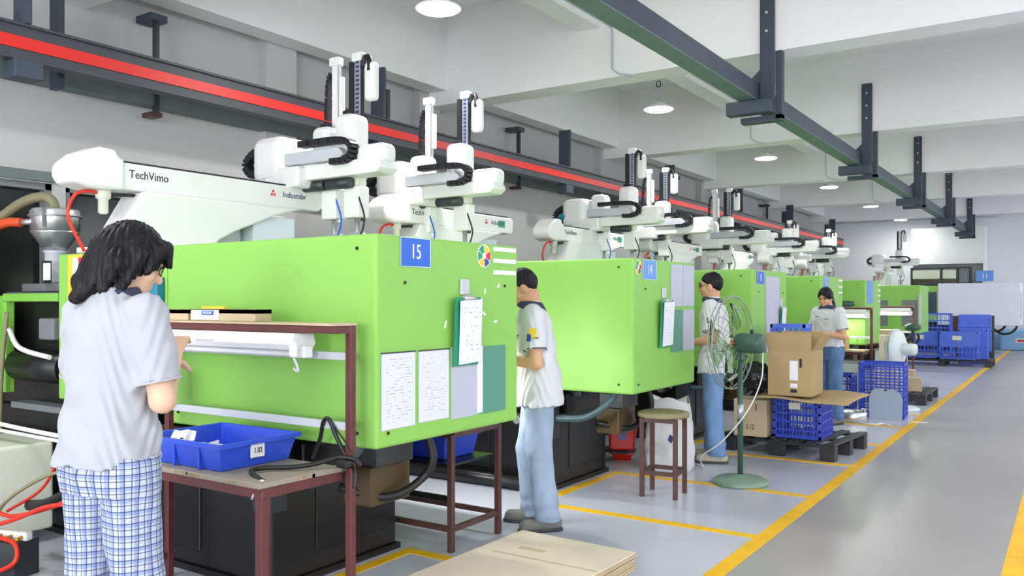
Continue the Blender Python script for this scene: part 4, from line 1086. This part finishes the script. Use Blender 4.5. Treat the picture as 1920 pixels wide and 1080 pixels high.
for (l_, y0_, y1_, h_, m_) in (('tall pale grey electric cabinet against the wall behind the robot beam', 4.98, 5.28, 2.33, 'light_grey'), ('tall white electric cabinet next to the pale grey one behind the robot masts', 5.30, 5.62, 2.31, 'white_matte'),
                              ('narrow black box standing for the dark gap beside the pale grey electric cabinet', 4.73, 4.96, 2.28, 'machine_black')):  # the black box stands in for shade in the gap by the cabinets
    c_ = thing('electric_cabinet', l_, 'cabinet', (-6.60, (y0_+y1_)/2, 0)); w_ = (y1_-y0_)/2
    B(-.25, .2, -w_, w_, 0, h_).build('cabinet_body', m_, c_, bevel=.01)
    B(.2, .212, -w_+.03, w_-.03, .1, h_-.05).build('cabinet_door', m_, c_, bevel=.004, seg=1)
    B(.212, .225, w_-.09, w_-.07, h_*.5, h_*.5+.14).build('door_handle', 'dark_grey', c_)
# ------------------------------------------------------------------ temperature controller and hoses at the left
tc = thing('mold_temperature_controller', 'cream grey temperature controller with brass valves behind the plaid trousers', 'controller', (-5.62, 2.62, 0), -.05)
B(-.30, .30, -.2, .2, .08, .62).build('cabinet', 'robot_cream', tc, bevel=.02, seg=3)
for x in (-.22, .22): MB().cyl((x, -.12, 0), (x, -.12, .08), .03, n=10).build('foot', 'dark_grey', tc)
for (x, z) in ((.10, .47), (.10, .36), (.10, .17), (-.15, .47)): B(x-.05, x+.06, -.206, -.198, z, z+.03).build('louvre', 'screen_dark', tc)
mf = MB().cyl((-.3, -.25, .33), (.3, -.25, .33), .018, n=10).build('manifold', 'brass', tc)
for x in (-.25, -.12, 0, .12, .24):
    MB().cyl((x, -.25, .33), (x, -.33, .33), .014, n=8).build('valve', 'brass', mf)
    MB().bar((x-.03, -.3, .355), (x+.03, -.3, .355), .012, .01).build('valve_handle', 'yellow_panel', mf)
MB().lathe([(.05, 0), (.055, .01), (.05, .03)], M=Matrix.Translation((.25, -.24, .46)) @ Matrix.Rotation(math.pi/2, 4, 'X'), n=18).build('pressure_gauge', 'brass', tc)
def hose(label, pts, r, m, group=None):
    tag(MB().tube(cr(pts, 7), r, 8).build('hose', m), label, 'hose', group)
hose('red hose hanging down beside the black machine base', [(-4.75, 2.72, .98), (-4.82, 2.66, .8), (-4.9, 2.6, .55), (-4.98, 2.55, .40), (-5.05, 2.4, .3)], .009, 'hose_red')
gz = 'red hoses tangled by the temperature controller'
hose('red hose tangled on the floor by the temperature controller', [(-5.15, 2.3, .34), (-5.0, 2.25, .38), (-4.8, 2.3, .33), (-4.6, 2.4, .38), (-4.45, 2.45, .44)], .012, 'hose_red', gz)
hose('red hose tangled on the floor by the temperature controller', [(-5.1, 2.25, .2), (-4.95, 2.2, .25), (-4.75, 2.3, .32), (-4.55, 2.35, .40), (-4.4, 2.4, .43)], .012, 'hose_red', gz)
hose('red hose tangled on the floor by the temperature controller', [(-5.05, 2.2, .2), (-5.1, 2.15, .1), (-5.0, 2.1, .05), (-4.8, 2.2, .05), (-4.65, 2.25, .12), (-4.72, 2.28, .2), (-4.9, 2.25, .22)], .012, 'hose_red', gz)
hose('red hose tangled on the floor by the temperature controller', [(-5.6, 2.2, .16), (-5.3, 2.1, .06), (-5.1, 2.1, .02), (-4.95, 2.15, .05), (-4.75, 2.15, .02), (-4.5, 2.3, .02)], .012, 'hose_red', gz)
hose('thin white twin hose crossing in front of the black machine base', [(-6.85, 2.5, .77), (-5.9, 2.6, .74), (-5.4, 2.62, .72), (-5.0, 2.66, .70), (-4.4, 2.72, .68)], .014, 'cable_white', 'white hoses across the machine base')
hose('thin white twin hose crossing in front of the black machine base', [(-6.85, 2.5, .71), (-5.9, 2.6, .69), (-5.4, 2.62, .685), (-5.0, 2.66, .67), (-4.4, 2.72, .66)], .012, 'cable_white', 'white hoses across the machine base')
hose('big black hose looped on the floor below the brass manifold', [(-5.2, 2.28, .36), (-5.4, 2.2, .25), (-5.45, 2.1, .1), (-5.25, 2.0, .03), (-4.95, 2.0, .02), (-4.6, 2.15, .02)], .014, 'hose_black')
hose('brown hose curving up beside the tangled red hoses', [(-5.05, 2.3, .08), (-5.0, 2.3, .2), (-4.98, 2.35, .36), (-4.8, 2.45, .5), (-4.6, 2.55, .58)], .010, 'hose_khaki')
hose('thick black sleeve hose slanting behind the plaid trousers', [(-5.0, 2.5, .32), (-4.8, 2.5, .36), (-4.6, 2.52, .45), (-4.45, 2.55, .55)], .03, 'hose_black')
hose('blue grey hose dropping in front of the cream controller', [(-5.55, 2.3, .36), (-5.6, 2.22, .3), (-5.62, 2.18, .15), (-5.6, 2.12, .02)], .014, 'hose_teal')
mn = thing('hose_manifold', 'white hose manifold lying among the red hoses', 'manifold', (-4.85, 2.32, .22), .3)
B(-.14, .14, -.025, .025, -.025, .025).build('block', 'cable_white', mn, bevel=.012)
for x in (-.1, -.03, .04, .11): MB().cyl((x, -.02, 0), (x, -.07, -.01), .01, n=8).build('nipple', 'brass', mn)
B(-.16, .12, -.08, .08, -.22, -.025).build('stand', 'dark_grey', mn)
# blue bins below the cover of machine 15
crate('blue lattice crate on the inner shelf of the frame rack', (-4.02, 4.2, .517), .0, .36, .30, .15, 9, 6, 2, lblp=False)
tag(open_tray('parts_bin', 'deep blue parts bin on the inner shelf of the frame rack', 'bin', (-3.45, 4.24, .517), 0, .5, .36, .15, 'crate_blue'), 'deep blue parts bin on the inner shelf of the frame rack', 'bin')
pp = MB().cyl((-4.9, 5.56, .06), (-3.5, 5.56, .06), .05, n=14)
tag(pp.build('floor_pipe', 'machine_black'), 'black round pipe lying along the foot of machine fourteen', 'pipe')
# ------------------------------------------------------------------ people: smooth-blended distance fields turned into meshes
class Field:
    def __init__(s, lo, hi, h):
        s.h = h; s.lo = np.array(lo, float)
        s.n = np.ceil((np.array(hi)-s.lo)/h).astype(int)+1
        s.F = np.full(s.n, 1.0, np.float32)
    def sub(s, lo, hi):
        a = np.clip(np.floor((np.array(lo)-s.lo)/s.h).astype(int), 0, s.n-1)
        b = np.clip(np.ceil((np.array(hi)-s.lo)/s.h).astype(int)+1, 1, s.n)
        sl = tuple(slice(i, max(j, i+1)) for i, j in zip(a, b))
        ax = [s.lo[i]+s.h*np.arange(sl[i].start, sl[i].stop) for i in range(3)]
        return sl, np.meshgrid(*ax, indexing='ij')
    def put(s, sl, d, k, op='u'):
        A = s.F[sl]; d = d.astype(np.float32)
        if op == 'u':
            if k > 0:
                t = np.clip(.5+.5*(A-d)/k, 0, 1); s.F[sl] = A*(1-t)+d*t-k*t*(1-t)
            else: s.F[sl] = np.minimum(A, d)
        elif op == 'i': s.F[sl] = np.maximum(A, d)
    def cone(s, p, q, r0, r1, k=.02, flat=None):
        p, q = np.array(p, float), np.array(q, float); m = max(r0, r1)+k+.03
        sl, (x, y, z) = s.sub(np.minimum(p, q)-m, np.maximum(p, q)+m)
        ba = q-p; L2 = max(1e-9, ba@ba)
        px, py, pz = x-p[0], y-p[1], z-p[2]
        tt = (px*ba[0]+py*ba[1]+pz*ba[2])/L2; t = np.clip(tt, 0, 1)
        d = np.sqrt((px-t*ba[0])**2+(py-t*ba[1])**2+(pz-t*ba[2])**2)-(r0+(r1-r0)*t)
        if flat: d = np.maximum(d, (tt-1)*math.sqrt(L2))
        s.put(sl, d, k)
    def ell(s, c, r, k=.02, R=None):
        c = np.array(c, float); r = np.array(r, float); m = r.max()+k+.03
        sl, (x, y, z) = s.sub(c-m, c+m)
        P = np.stack([x-c[0], y-c[1], z-c[2]], -1)
        if R is not None: P = P @ np.array(R)          # rows: world -> local when R columns are local axes
        q = P/r; k0 = np.sqrt((q*q).sum(-1))+1e-9; k1 = np.sqrt(((q/r)**2).sum(-1))+1e-9
        s.put(sl, k0*(k0-1)/k1, k)
    def prof(s, zs, a, b, cy, k=.02, cx=None, pw=2.3):
        sl, (x, y, z) = s.sub((-.6, -.6, zs[0]), (.6, .8, zs[-1]))
        A = np.interp(z, zs, a); Bq = np.interp(z, zs, b); C = np.interp(z, zs, cy)
        CX = 0 if cx is None else np.interp(z, zs, cx)
        q = (np.abs((x-CX)/A)**pw+np.abs((y-C)/Bq)**pw)**(1/pw)
        s.put(sl, (q-1)*np.minimum(A, Bq), k)
    def cut(s, p, n):
        """keep the side of the plane that n points away from"""
        sl, (x, y, z) = s.sub(s.lo, s.lo+s.h*s.n)
        n = np.array(n, float); n /= np.linalg.norm(n)
        s.put(sl, (x-p[0])*n[0]+(y-p[1])*n[1]+(z-p[2])*n[2], 0, 'i')
    def ripple(s, fn):
        sl, (x, y, z) = s.sub(s.lo, s.lo+s.h*s.n)
        near = np.abs(s.F) < .05
        s.F[near] += fn(x[near], y[near], z[near]).astype(np.float32)
    def mesh(s):
        F = s.F; F = np.pad(F, 1, constant_values=1.0); lo = s.lo-s.h
        I = F < 0; nx, ny, nz = np.array(F.shape)-1
        cor = [(i, j, k) for i in (0, 1) for j in (0, 1) for k in (0, 1)]
        g = lambda a, c: a[c[0]:c[0]+nx, c[1]:c[1]+ny, c[2]:c[2]+nz]
        cnt = sum(g(I, c).astype(np.int8) for c in cor)
        act = (cnt > 0) & (cnt < 8)
        idx = np.argwhere(act)
        ids = -np.ones(act.shape, np.int64); ids[act] = np.arange(len(idx))
        V = np.zeros((len(idx), 3)); N = np.zeros(len(idx))
        val = {c: F[idx[:, 0]+c[0], idx[:, 1]+c[1], idx[:, 2]+c[2]] for c in cor}
        for a in cor:
            for ax in range(3):
                if a[ax] == 0:
                    b = list(a); b[ax] = 1; b = tuple(b)
                    va, vb = val[a], val[b]; m = (va < 0) != (vb < 0)
                    t = va[m]/(va[m]-vb[m])
                    P = np.tile(np.array(a, float), (m.sum(), 1)); P[:, ax] = t
                    V[m] += P; N[m] += 1
        V = (idx+V/np.maximum(N, 1)[:, None])*s.h+lo
        fs = []
        for ax in range(3):
            u, w = (ax+1) % 3, (ax+2) % 3
            A = [slice(None)]*3; Bs = [slice(None)]*3
            A[ax] = slice(0, -1); Bs[ax] = slice(1, None)
            a, b = I[tuple(A)], I[tuple(Bs)]
            e = np.argwhere(a != b)
            e = e[(e[:, u] > 0) & (e[:, w] > 0) & (e[:, u] < F.shape[u]-1) & (e[:, w] < F.shape[w]-1)]
            ins = a[tuple(e.T)]
            def cid(du, dw):
                q = e.copy(); q[:, u] -= du; q[:, w] -= dw; return ids[tuple(q.T)]
            q = np.stack([cid(1, 1), cid(0, 1), cid(0, 0), cid(1, 0)], 1)
            q[~ins] = q[~ins][:, ::-1]
            fs.append(q)
        return V, np.concatenate(fs)
def fobj(field, name, m, parent, uv=None):
    V, Q = field.mesh()
    me = bpy.data.meshes.new(name)
    me.vertices.add(len(V)); me.vertices.foreach_set('co', V.astype(np.float32).ravel())
    me.loops.add(len(Q)*4); me.loops.foreach_set('vertex_index', Q.astype(np.int32).ravel())
    me.polygons.add(len(Q)); me.polygons.foreach_set('loop_start', np.arange(0, len(Q)*4, 4, dtype=np.int32))
    me.update(calc_edges=True); me.validate()
    me.polygons.foreach_set('use_smooth', [True]*len(me.polygons))
    me.materials.append(MATS[m])
    if uv is not None:
        at = me.attributes.new('cloth_uv', 'FLOAT_VECTOR', 'POINT'); at.data.foreach_set('vector', uv(V).astype(np.float32).ravel())
    o = bpy.data.objects.new(name, me); COL.objects.link(o); o.parent = parent
    return o
def Rm(yaw, pitch, roll=0):
    return np.array((Matrix.Rotation(yaw, 3, 'Z') @ Matrix.Rotation(pitch, 3, 'X') @ Matrix.Rotation(roll, 3, 'Y')))

def person(label, loc, face, H, skin, hair, trousers, shoe, lean=.0, head_pitch=-.5, head_yaw=0, head_fwd=.05, arms=None, feet=((-.10, 0), (.10, 0)),
           knees=(.02, .02), hem=.80, h=.007, glasses=False, sleeve=.72, wide=1.0, uv=None, foot_yaw=(0, 0), cotton='shirt_white'):
    s = H/1.70
    t = thing('person', label, 'person', loc, math.atan2(face[1], face[0])-math.pi/2)
    def up(p):                                   # lean the upper body forward above the hips
        p = np.array(p, float)
        if p[2] > .95: p[1] += lean*(p[2]-.95)
        return p*s
    lo, hi = np.array((-.5, -.42, -.01))*s, np.array((.5, .62, 1.86))*s
    # ---- joints
    HC = up((0, 0, 1.575)); HC = HC+np.array((0, head_fwd, 0))*s-np.array((0, 0, .03*abs(head_pitch)))*s
    R = Rm(head_yaw, head_pitch)
    hd = lambda p: HC+R @ (np.array(p)*s)
    arms = arms or {}
    J = {}
    for sg, nm in ((-1, 'l'), (1, 'r')):
        sh = up((sg*.172*wide, -.005, 1.385)); el, wr = arms[nm]
        J[nm] = (sh, np.array(el)*s, np.array(wr)*s)
    legs = []
    for i, sg in enumerate((-1, 1)):
        fx, fy = feet[i]
        hip = np.array((sg*.088, 0, .88))*s; an = np.array((fx, fy-.02, .085))*s
        kn = (hip+an)/2+np.array((sg*.008, knees[i], .02))*s
        legs.append((hip, kn, an))
    # ---- body
    f = Field(lo, hi, h)
    f.ell(np.array((0, 0, .93))*s, np.array((.155, .105, .13))*s, .03)
    f.ell(up((0, .0, 1.08)), np.array((.135, .095, .17))*s, .05)
    f.ell(up((0, .0, 1.27)), np.array((.155*wide, .105, .18))*s, .05)
    f.cone(J['l'][0], J['r'][0], .058*s, .058*s, .04)
    f.cone(up((0, -.01, 1.40)), HC+R @ (np.array((0, -.03, -.07))*s),   .055*s, .048*s, .03)
    for (hip, kn, an), fy in zip(legs, foot_yaw):
        f.cone(hip, kn, .088*s, .058*s, .03); f.cone(kn, an, .056*s, .040*s, .02)
        d = np.array((math.sin(fy), math.cos(fy), 0))
        f.cone(an+np.array((0, 0, -.03))*s, an+d*.13*s+np.array((0, 0, -.055))*s, .035*s, .028*s, .02)
    for nm, sg in (('l', -1), ('r', 1)):
        sh, el, wr = J[nm]
        f.cone(sh, el, .050*s, .041*s, .02); f.cone(el, wr, .042*s, .027*s, .012)
        fd = (wr-el)/np.linalg.norm(wr-el)
        side = np.cross(fd, np.array((0, 0, 1.0))); side /= np.linalg.norm(side)+1e-9
        nrm = np.cross(side, fd)                # back of the hand looks up
        side = side*(-sg)                       # towards the thumb (inwards)
        for o_ in (-.022, 0, .022): f.cone(wr, wr+(fd*.08+side*o_)*s, .022*s, .015*s, .010)
        for q, ln in zip((-1.5, -.5, .5, 1.5), (.058, .072, .078, .070)):
            b0 = wr+(fd*.085+side*q*.0185)*s; d1 = fd*.85-nrm*.5; d2 = fd*.35-nrm*.93
            b1 = b0+d1*ln*.55*s; b2 = b1+d2*ln*.5*s
            f.cone(b0, b1, .0095*s, .0088*s, .003); f.cone(b1, b2, .0088*s, .0078*s, .002)
        b0 = wr+(fd*.025+side*.026)*s; b1 = b0+(fd*.7+side*.6-nrm*.35)*.04*s; b2 = b1+(fd*.95-nrm*.3+side*.1)*.032*s
        f.cone(b0, b1, .013*s, .0105*s, .006); f.cone(b1, b2, .0105*s, .0085*s, .002)
    # head with face
    f.ell(hd((0, -.012, .022)), np.array((.073, .092, .098))*s, .01, R)
    f.ell(hd((0, .028, -.045)), np.array((.058, .062, .070))*s, .03, R)
    f.ell(hd((0, .060, -.088)), np.array((.026, .024, .022))*s, .02, R)
    f.cone(hd((0, .082, .018)), hd((0, .103, -.024)), .009*s, .0135*s, .010)
    f.ell(hd((0, .080, -.058)), np.array((.024, .013, .007))*s, .006, R)
    f.ell(hd((0, .080, .030)), np.array((.050, .012, .009))*s, .010, R)
    for sg in (-1, 1):
        f.ell(hd((sg*.074, -.008, -.008)), np.array((.010, .024, .034))*s, .006, R)
        f.ell(hd((sg*.042, .055, -.025)), np.array((.024, .022, .022))*s, .02, R)
    fobj(f, 'body', skin, t)
    # eyes and brows
    for sg in (-1, 1):
        ec = hd((sg*.031, .074, .012))
        e = MB().lathe([(.001, -.008*s), (.009*s, -.005*s), (.0125*s, 0), (.009*s, .005*s), (.001, .008*s)], c=ec, n=12, M=Matrix(R.tolist()).to_4x4() @ Matrix.Rotation(math.pi/2, 4, 'X'))
        e.build('eye', 'eye_dark', t)
        MB().tube([hd((sg*.014, .092, .036)), hd((sg*.032, .089, .042)), hd((sg*.050, .076, .034))], .0045*s, 6).build('eyebrow', 'hair_black', t)
    # ---- hair
    f = Field(HC-.42*s, HC+.24*s, .0055)
    if hair == 'short':
        f.ell(hd((0, -.020, .032)), np.array((.080, .099, .100))*s, .01, R)
        n = R @ np.array((0, .80, -1.0)); f.cut(hd((0, .0, .008)), n)
    elif hair == 'tied':
        f.ell(hd((0, -.016, .030)), np.array((.082, .104, .104))*s, .01, R)
        sl, (x, y, z) = f.sub(f.lo, f.lo+f.h*f.n)
        c = hd((0, .115, -.035)); P = np.stack([x-c[0], y-c[1], z-c[2]], -1) @ R / (np.array((.064, .10, .108))*s)
        f.put(sl, -(np.sqrt((P*P).sum(-1))-1)*.08, 0, 'i')
        n = R @ np.array((0, .45, -1.0)); f.cut(hd((0, -.02, -.065)), n)
        f.cone(hd((0, -.085, .0)), hd((0, -.11, -.05)), .04*s, .035*s, .03)
        f.cone(hd((0, -.11, -.05)), HC+np.array((-.06, -.13, -.22))*s, .034*s, .026*s, .02)
        f.cone(HC+np.array((-.06, -.13, -.22))*s, HC+np.array((-.07, -.11, -.33))*s, .026*s, .008*s, .02)
        for sg in (-1, 1): f.cone(hd((sg*.076, .01, .03)), hd((sg*.073, -.03, -.03)), .016*s, .014*s, .02)
    else:                                        # chin length, loose
        f.ell(hd((0, -.022, .030)), np.array((.096, .112, .112))*s, .01, R)
        f.cone(hd((0, -.07, .0)), hd((0, -.09, -.12)), .078*s, .06*s, .03)
        for a, (dx, dy, dz, r_) in enumerate(((-.075, -.07, -.17, .030), (-.03, -.11, -.185, .034), (.03, -.11, -.18, .034), (.072, -.06, -.13, .028))):
            f.cone(hd((dx, -.06, -.03)), hd((dx*1.05, dy, dz)), .045*s, r_*.55*s, .025)
        for sg in (-1, 1):
            f.cone(hd((sg*.080, .0, .03)), hd((sg*.084, -.01, -.10)), .03*s, .016*s, .02)
            f.cone(hd((sg*.07, .05, .07)), hd((sg*.082, .045, -.02)), .024*s, .010*s, .02)
        for q in (-.05, -.02, .015, .045): f.cone(hd((q, .07, .085)), hd((q*1.1, .105, .035)), .026*s, .010*s, .015)
        sl, (x, y, z) = f.sub(f.lo, f.lo+f.h*f.n)      # open the face
        c = hd((0, .10, -.045)); P = np.stack([x-c[0], y-c[1], z-c[2]], -1) @ R / (np.array((.066, .085, .085))*s)
        f.put(sl, -(np.sqrt((P*P).sum(-1))-1)*.07, 0, 'i')
        f.ripple(lambda x, y, z: .0022*np.sin(np.arctan2(y-HC[1], x-HC[0])*34+z*16))
    f.ripple(lambda x, y, z: .0016*np.sin(x*260+y*90)+.0012*np.sin(y*240-z*60))
    fobj(f, 'hair', 'hair_black', t)
    if glasses:
        g = MB()
        for sg in (-1, 1):
            g.tube([hd((sg*.033+.024*math.cos(a), .097-.008*abs(math.cos(a)), .010+.018*math.sin(a))) for a in np.linspace(0, 2*math.pi, 17)[:-1]], .0022*s, 5, closed=True)
            g.tube([hd((sg*.056, .09, .014)), hd((sg*.079, .05, .016)), hd((sg*.080, -.01, .012))], .0022*s, 5)
        g.tube([hd((-.010, .10, .012)), hd((.010, .10, .012))], .002*s, 5)
        g.build('glasses', 'print_black', t)
    # ---- shirt
    f = Field((-.5*s, -.4*s, (hem-.03)*s), (.5*s, .55*s, 1.56*s), h)
    zs = np.array((hem-.05, .95, 1.08, 1.22, 1.33, 1.40, 1.44, 1.475)); cy = np.array([up((0, 0, z))[1]/s for z in zs])
    f.prof(zs*s, np.array((.198, .192, .172, .180, .185, .150, .095, .055))*s*wide, np.array((.158, .148, .126, .127, .120, .098, .078, .055))*s, (cy-.004)*s, .02)
    for nm in 'lr':
        sh, el, wr = J[nm]; e = sh+(el-sh)*sleeve
        f.cone(sh+(np.array((0, 0, .0)))*s, e, .073*s, .074*s, .035, flat=True)
    f.cut((0, 0, hem*s), (0, 0, -1))
    f.ripple(lambda x, y, z: .0045*np.sin(26*x+34*z+5*np.sin(9*y))*np.clip((1.30*s-z)*4, .15, 1)+.003*np.sin(55*(x*.6+z)+8*np.sin(20*y+14*x)))
    so = fobj(f, 'shirt', cotton, t)
    f = Field(up((0, 0, 1.43))-np.array((.16, .17, .08)), up((0, 0, 1.43))+np.array((.16, .2, .12)), .0055)
    cn = up((0, .005, 1.435)); cs_ = 1.0 if cotton == 'shirt_white' else .84
    f.prof(np.array((cn[2]-.055*s, cn[2]-.02*s, cn[2]+.02*s, cn[2]+.04*s)), np.array((.142, .126, .088, .073))*s*cs_, np.array((.108, .100, .086, .075))*s*cs_, np.array((cn[1]-.003*s, cn[1]-.003*s, cn[1]+.004*s, cn[1]+.006*s)), 0)
    f.cut((0, 0, cn[2]+.035*s), (0, -.12, 1)); f.cut(cn-np.array((0, 0, .026*s)), (0, .35, -1))
    f.cut((0, cn[1]+.10*s, 0), (0, 1, .0))
    fobj(f, 'collar', 'collar_navy', t)
    for nm in 'lr':                              # dark sleeve hem
        sh, el, wr = J[nm]; e = sh+(el-sh)*sleeve; d = (el-sh)/np.linalg.norm(el-sh)
        MB().tube([e-d*.004, e+d*.003], .0755*s, 20, cap=False).build('sleeve_hem', 'collar_navy' if cotton == 'shirt_white' else cotton, so)
    # ---- trousers
    f = Field((-.4*s, -.4*s, .04*s), (.4*s, .45*s, 1.06*s), h)
    f.prof(np.array((.80, .86, .95, 1.03))*s, np.array((.165, .172, .165, .150))*s, np.array((.118, .124, .115, .105))*s, np.array((-.004, -.006, -.002, 0))*s, .03)
    for (hip, kn, an) in legs:
        f.cone(hip, kn, .098*s, .082*s, .03); f.cone(kn, an+np.array((0, 0, -.03))*s, .082*s, .078*s, .02)
    f.cut((0, 0, .06*s), (0, 0, -1)); f.cut((0, 0, (hem+.025)*s), (0, 0, 1))
    f.ripple(lambda x, y, z: (.003*np.sin(52*x+9*z+3*np.sin(7*z+9*y))+.003*np.sin(44*y-13*z+3*np.sin(9*x+6*z))+.0025*np.sin(29*z+31*x+4*np.sin(15*y)))*np.clip(1.1-np.abs(z/s-.45)*1.0, .4, 1)+.006*np.sin(75*z+16*x+10*y)*np.clip((.26-z/s)*5, 0, 1))
    fobj(f, 'trousers', trousers, t, uv=uv)
    # ---- shoes
    for (hip, kn, an), fy in zip(legs, foot_yaw):
        f = Field((an[0]-.22*s, an[1]-.2*s, 0), (an[0]+.22*s, an[1]+.3*s, .15*s), .006)
        d = np.array((math.sin(fy), math.cos(fy), 0)); b = np.array((an[0], an[1], 0))
        f.cone(b-d*.045*s+np.array((0, 0, .045))*s, b+d*.15*s+np.array((0, 0, .035))*s, .046*s, .044*s, .02)
        f.cone(b+d*.02*s+np.array((0, 0, .06))*s, b-d*.01*s+np.array((0, 0, .10))*s, .05*s, .045*s, .03)
        f.cut((0, 0, .004), (0, 0, -1)); o = fobj(f, 'shoe', shoe, t)
        f = Field((an[0]-.22*s, an[1]-.2*s, 0), (an[0]+.22*s, an[1]+.3*s, .04*s), .006)
        f.cone(b-d*.045*s, b+d*.155*s, .052*s, .050*s, .0); f.cut((0, 0, .022*s), (0, 0, 1)); f.cut((0, 0, .001), (0, 0, -1))
        fobj(f, 'sole', 'shoe_sole', o)
    return t, hd, J, s, up

def patch(t, p, n, sy, sz, m, name='logo'):
    """small flat print on the shirt, p and n in the person's own frame"""
    q = Vector(n).to_track_quat('Y', 'Z').to_matrix().to_4x4()
    B(-sy/2, sy/2, -.002, .002, -sz/2, sz/2).build(name, m, t).matrix_local = Matrix.Translation(p) @ q

def plaid_uv(V):
    x, y = V[:, 0], V[:, 1]; sg = np.where(x < 0, -1, 1)
    a = np.arctan2(x-sg*.09, -(y))*.095
    return np.stack([a+sg*.16, y*0, V[:, 2]], 1)
# 1: long haired operator at the bench of machine 15
person('person with chin length black hair, white shirt and blue plaid trousers at the bench', (-2.845, 1.70, 0), (-.12, .99), 1.78, 'skin_pale', 'loose', 'plaid', 'shoe_grey',
       lean=.05, head_pitch=-.42, head_yaw=-.50, head_fwd=.06, arms={'l': ((-.21, .05, 1.11), (-.10, .24, 1.18)), 'r': ((.205, .04, 1.10), (.09, .19, 1.24))}, cotton='shirt_white_dimmed', wide=.88,
       hem=.89, h=.007, glasses=True, sleeve=.78, uv=plaid_uv, feet=((-.10, .0), (.11, .02)))
tag(MB().prism([(-.05, -.03), (.05, -.02), (.06, .02), (-.03, .03)], 'z', 0, .006).build('plastic_moulding', 'plastic_white', loc=(-2.74, 2.04, 1.345)), 'white plastic moulding held in the hands of the person in plaid trousers', 'plastic part')
# 2: man between machines 15 and 14
m2 = person('man with short hair, white polo shirt and pale jeans beside machine fifteen', (-2.96, 4.76, 0), (-.845, -.534), 1.72, 'skin', 'short', 'jeans_pale', 'shoe_grey',
       lean=.10, head_pitch=-.55, head_fwd=.045, arms={'l': ((-.235, .02, 1.085), (-.13, .27, 1.11)), 'r': ((.235, .05, 1.09), (.10, .28, 1.12))}, hem=.80, sleeve=.72,
       feet=((-.10, -.04), (.10, .06)), knees=(.03, .05), foot_yaw=(-.25, .2))
sh, el, wr = m2[2]['l']
patch(m2[0], sh+(el-sh)*.40+np.array((-.077, .012, .012)), (-1, .2, .15), .05, .06, 'logo_yellow'); patch(m2[0], sh+(el-sh)*.46+np.array((-.079, .036, .0)), (-1, .3, .15), .026, .045, 'logo_blue')
patch(m2[0], sh+(el-sh)*.46+np.array((-.0795, -.008, .0)), (-1, .2, .15), .034, .008, 'print_black')
patch(m2[0], (-.10, .148, 1.27), (-.5, 1, .05), .05, .006, 'print_black', 'chest_logo'); patch(m2[0], (-.10, .150, 1.255), (-.5, 1, .05), .04, .004, 'print_black', 'chest_logo')
# 3: man in front of machine 13
m3 = person('man with black hair, glasses and blue jeans watching machine fourteen', (-2.80, 7.60, 0), (-.96, -.20), 1.76, 'skin', 'short', 'jeans', 'shoe_beige',
       lean=.03, head_pitch=-.10, head_yaw=.0, head_fwd=.02, arms={'l': ((-.235, -.01, 1.10), (-.12, .22, 1.06)), 'r': ((.235, .0, 1.10), (.12, .22, 1.06))}, hem=.80, glasses=True,
       feet=((-.09, -.02), (.10, .05)), foot_yaw=(-.15, .15), sleeve=.74)
sh, el, wr = m3[2]['l']
patch(m3[0], sh+(el-sh)*.45+np.array((-.079, .0, .0)), (-1, .0, .1), .05, .010, 'print_black'); patch(m3[0], sh+(el-sh)*.40+np.array((-.078, .02, .01)), (-1, .0, .1), .010, .03, 'print_black')
# 4: woman behind the open carton
m4 = person('woman with tied black hair, navy collar and blue trousers behind the open carton', (-2.49, 10.68, 0), (-.42, -.90), 1.66, 'skin', 'tied', 'jeans_mid', 'shoe_grey',
       lean=.06, head_pitch=-.38, head_yaw=.15, head_fwd=.035, arms={'l': ((-.23, .03, 1.09), (-.06, .25, 1.13)), 'r': ((.23, .03, 1.09), (.05, .27, 1.15))}, hem=.96, wide=.95, h=.007)
patch(m4[0], (-.07, .146, 1.27), (-.3, 1, .05), .05, .008, 'print_black', 'chest_logo'); patch(m4[0], (.07, .146, 1.30), (.3, 1, .05), .05, .006, 'print_black', 'chest_logo')
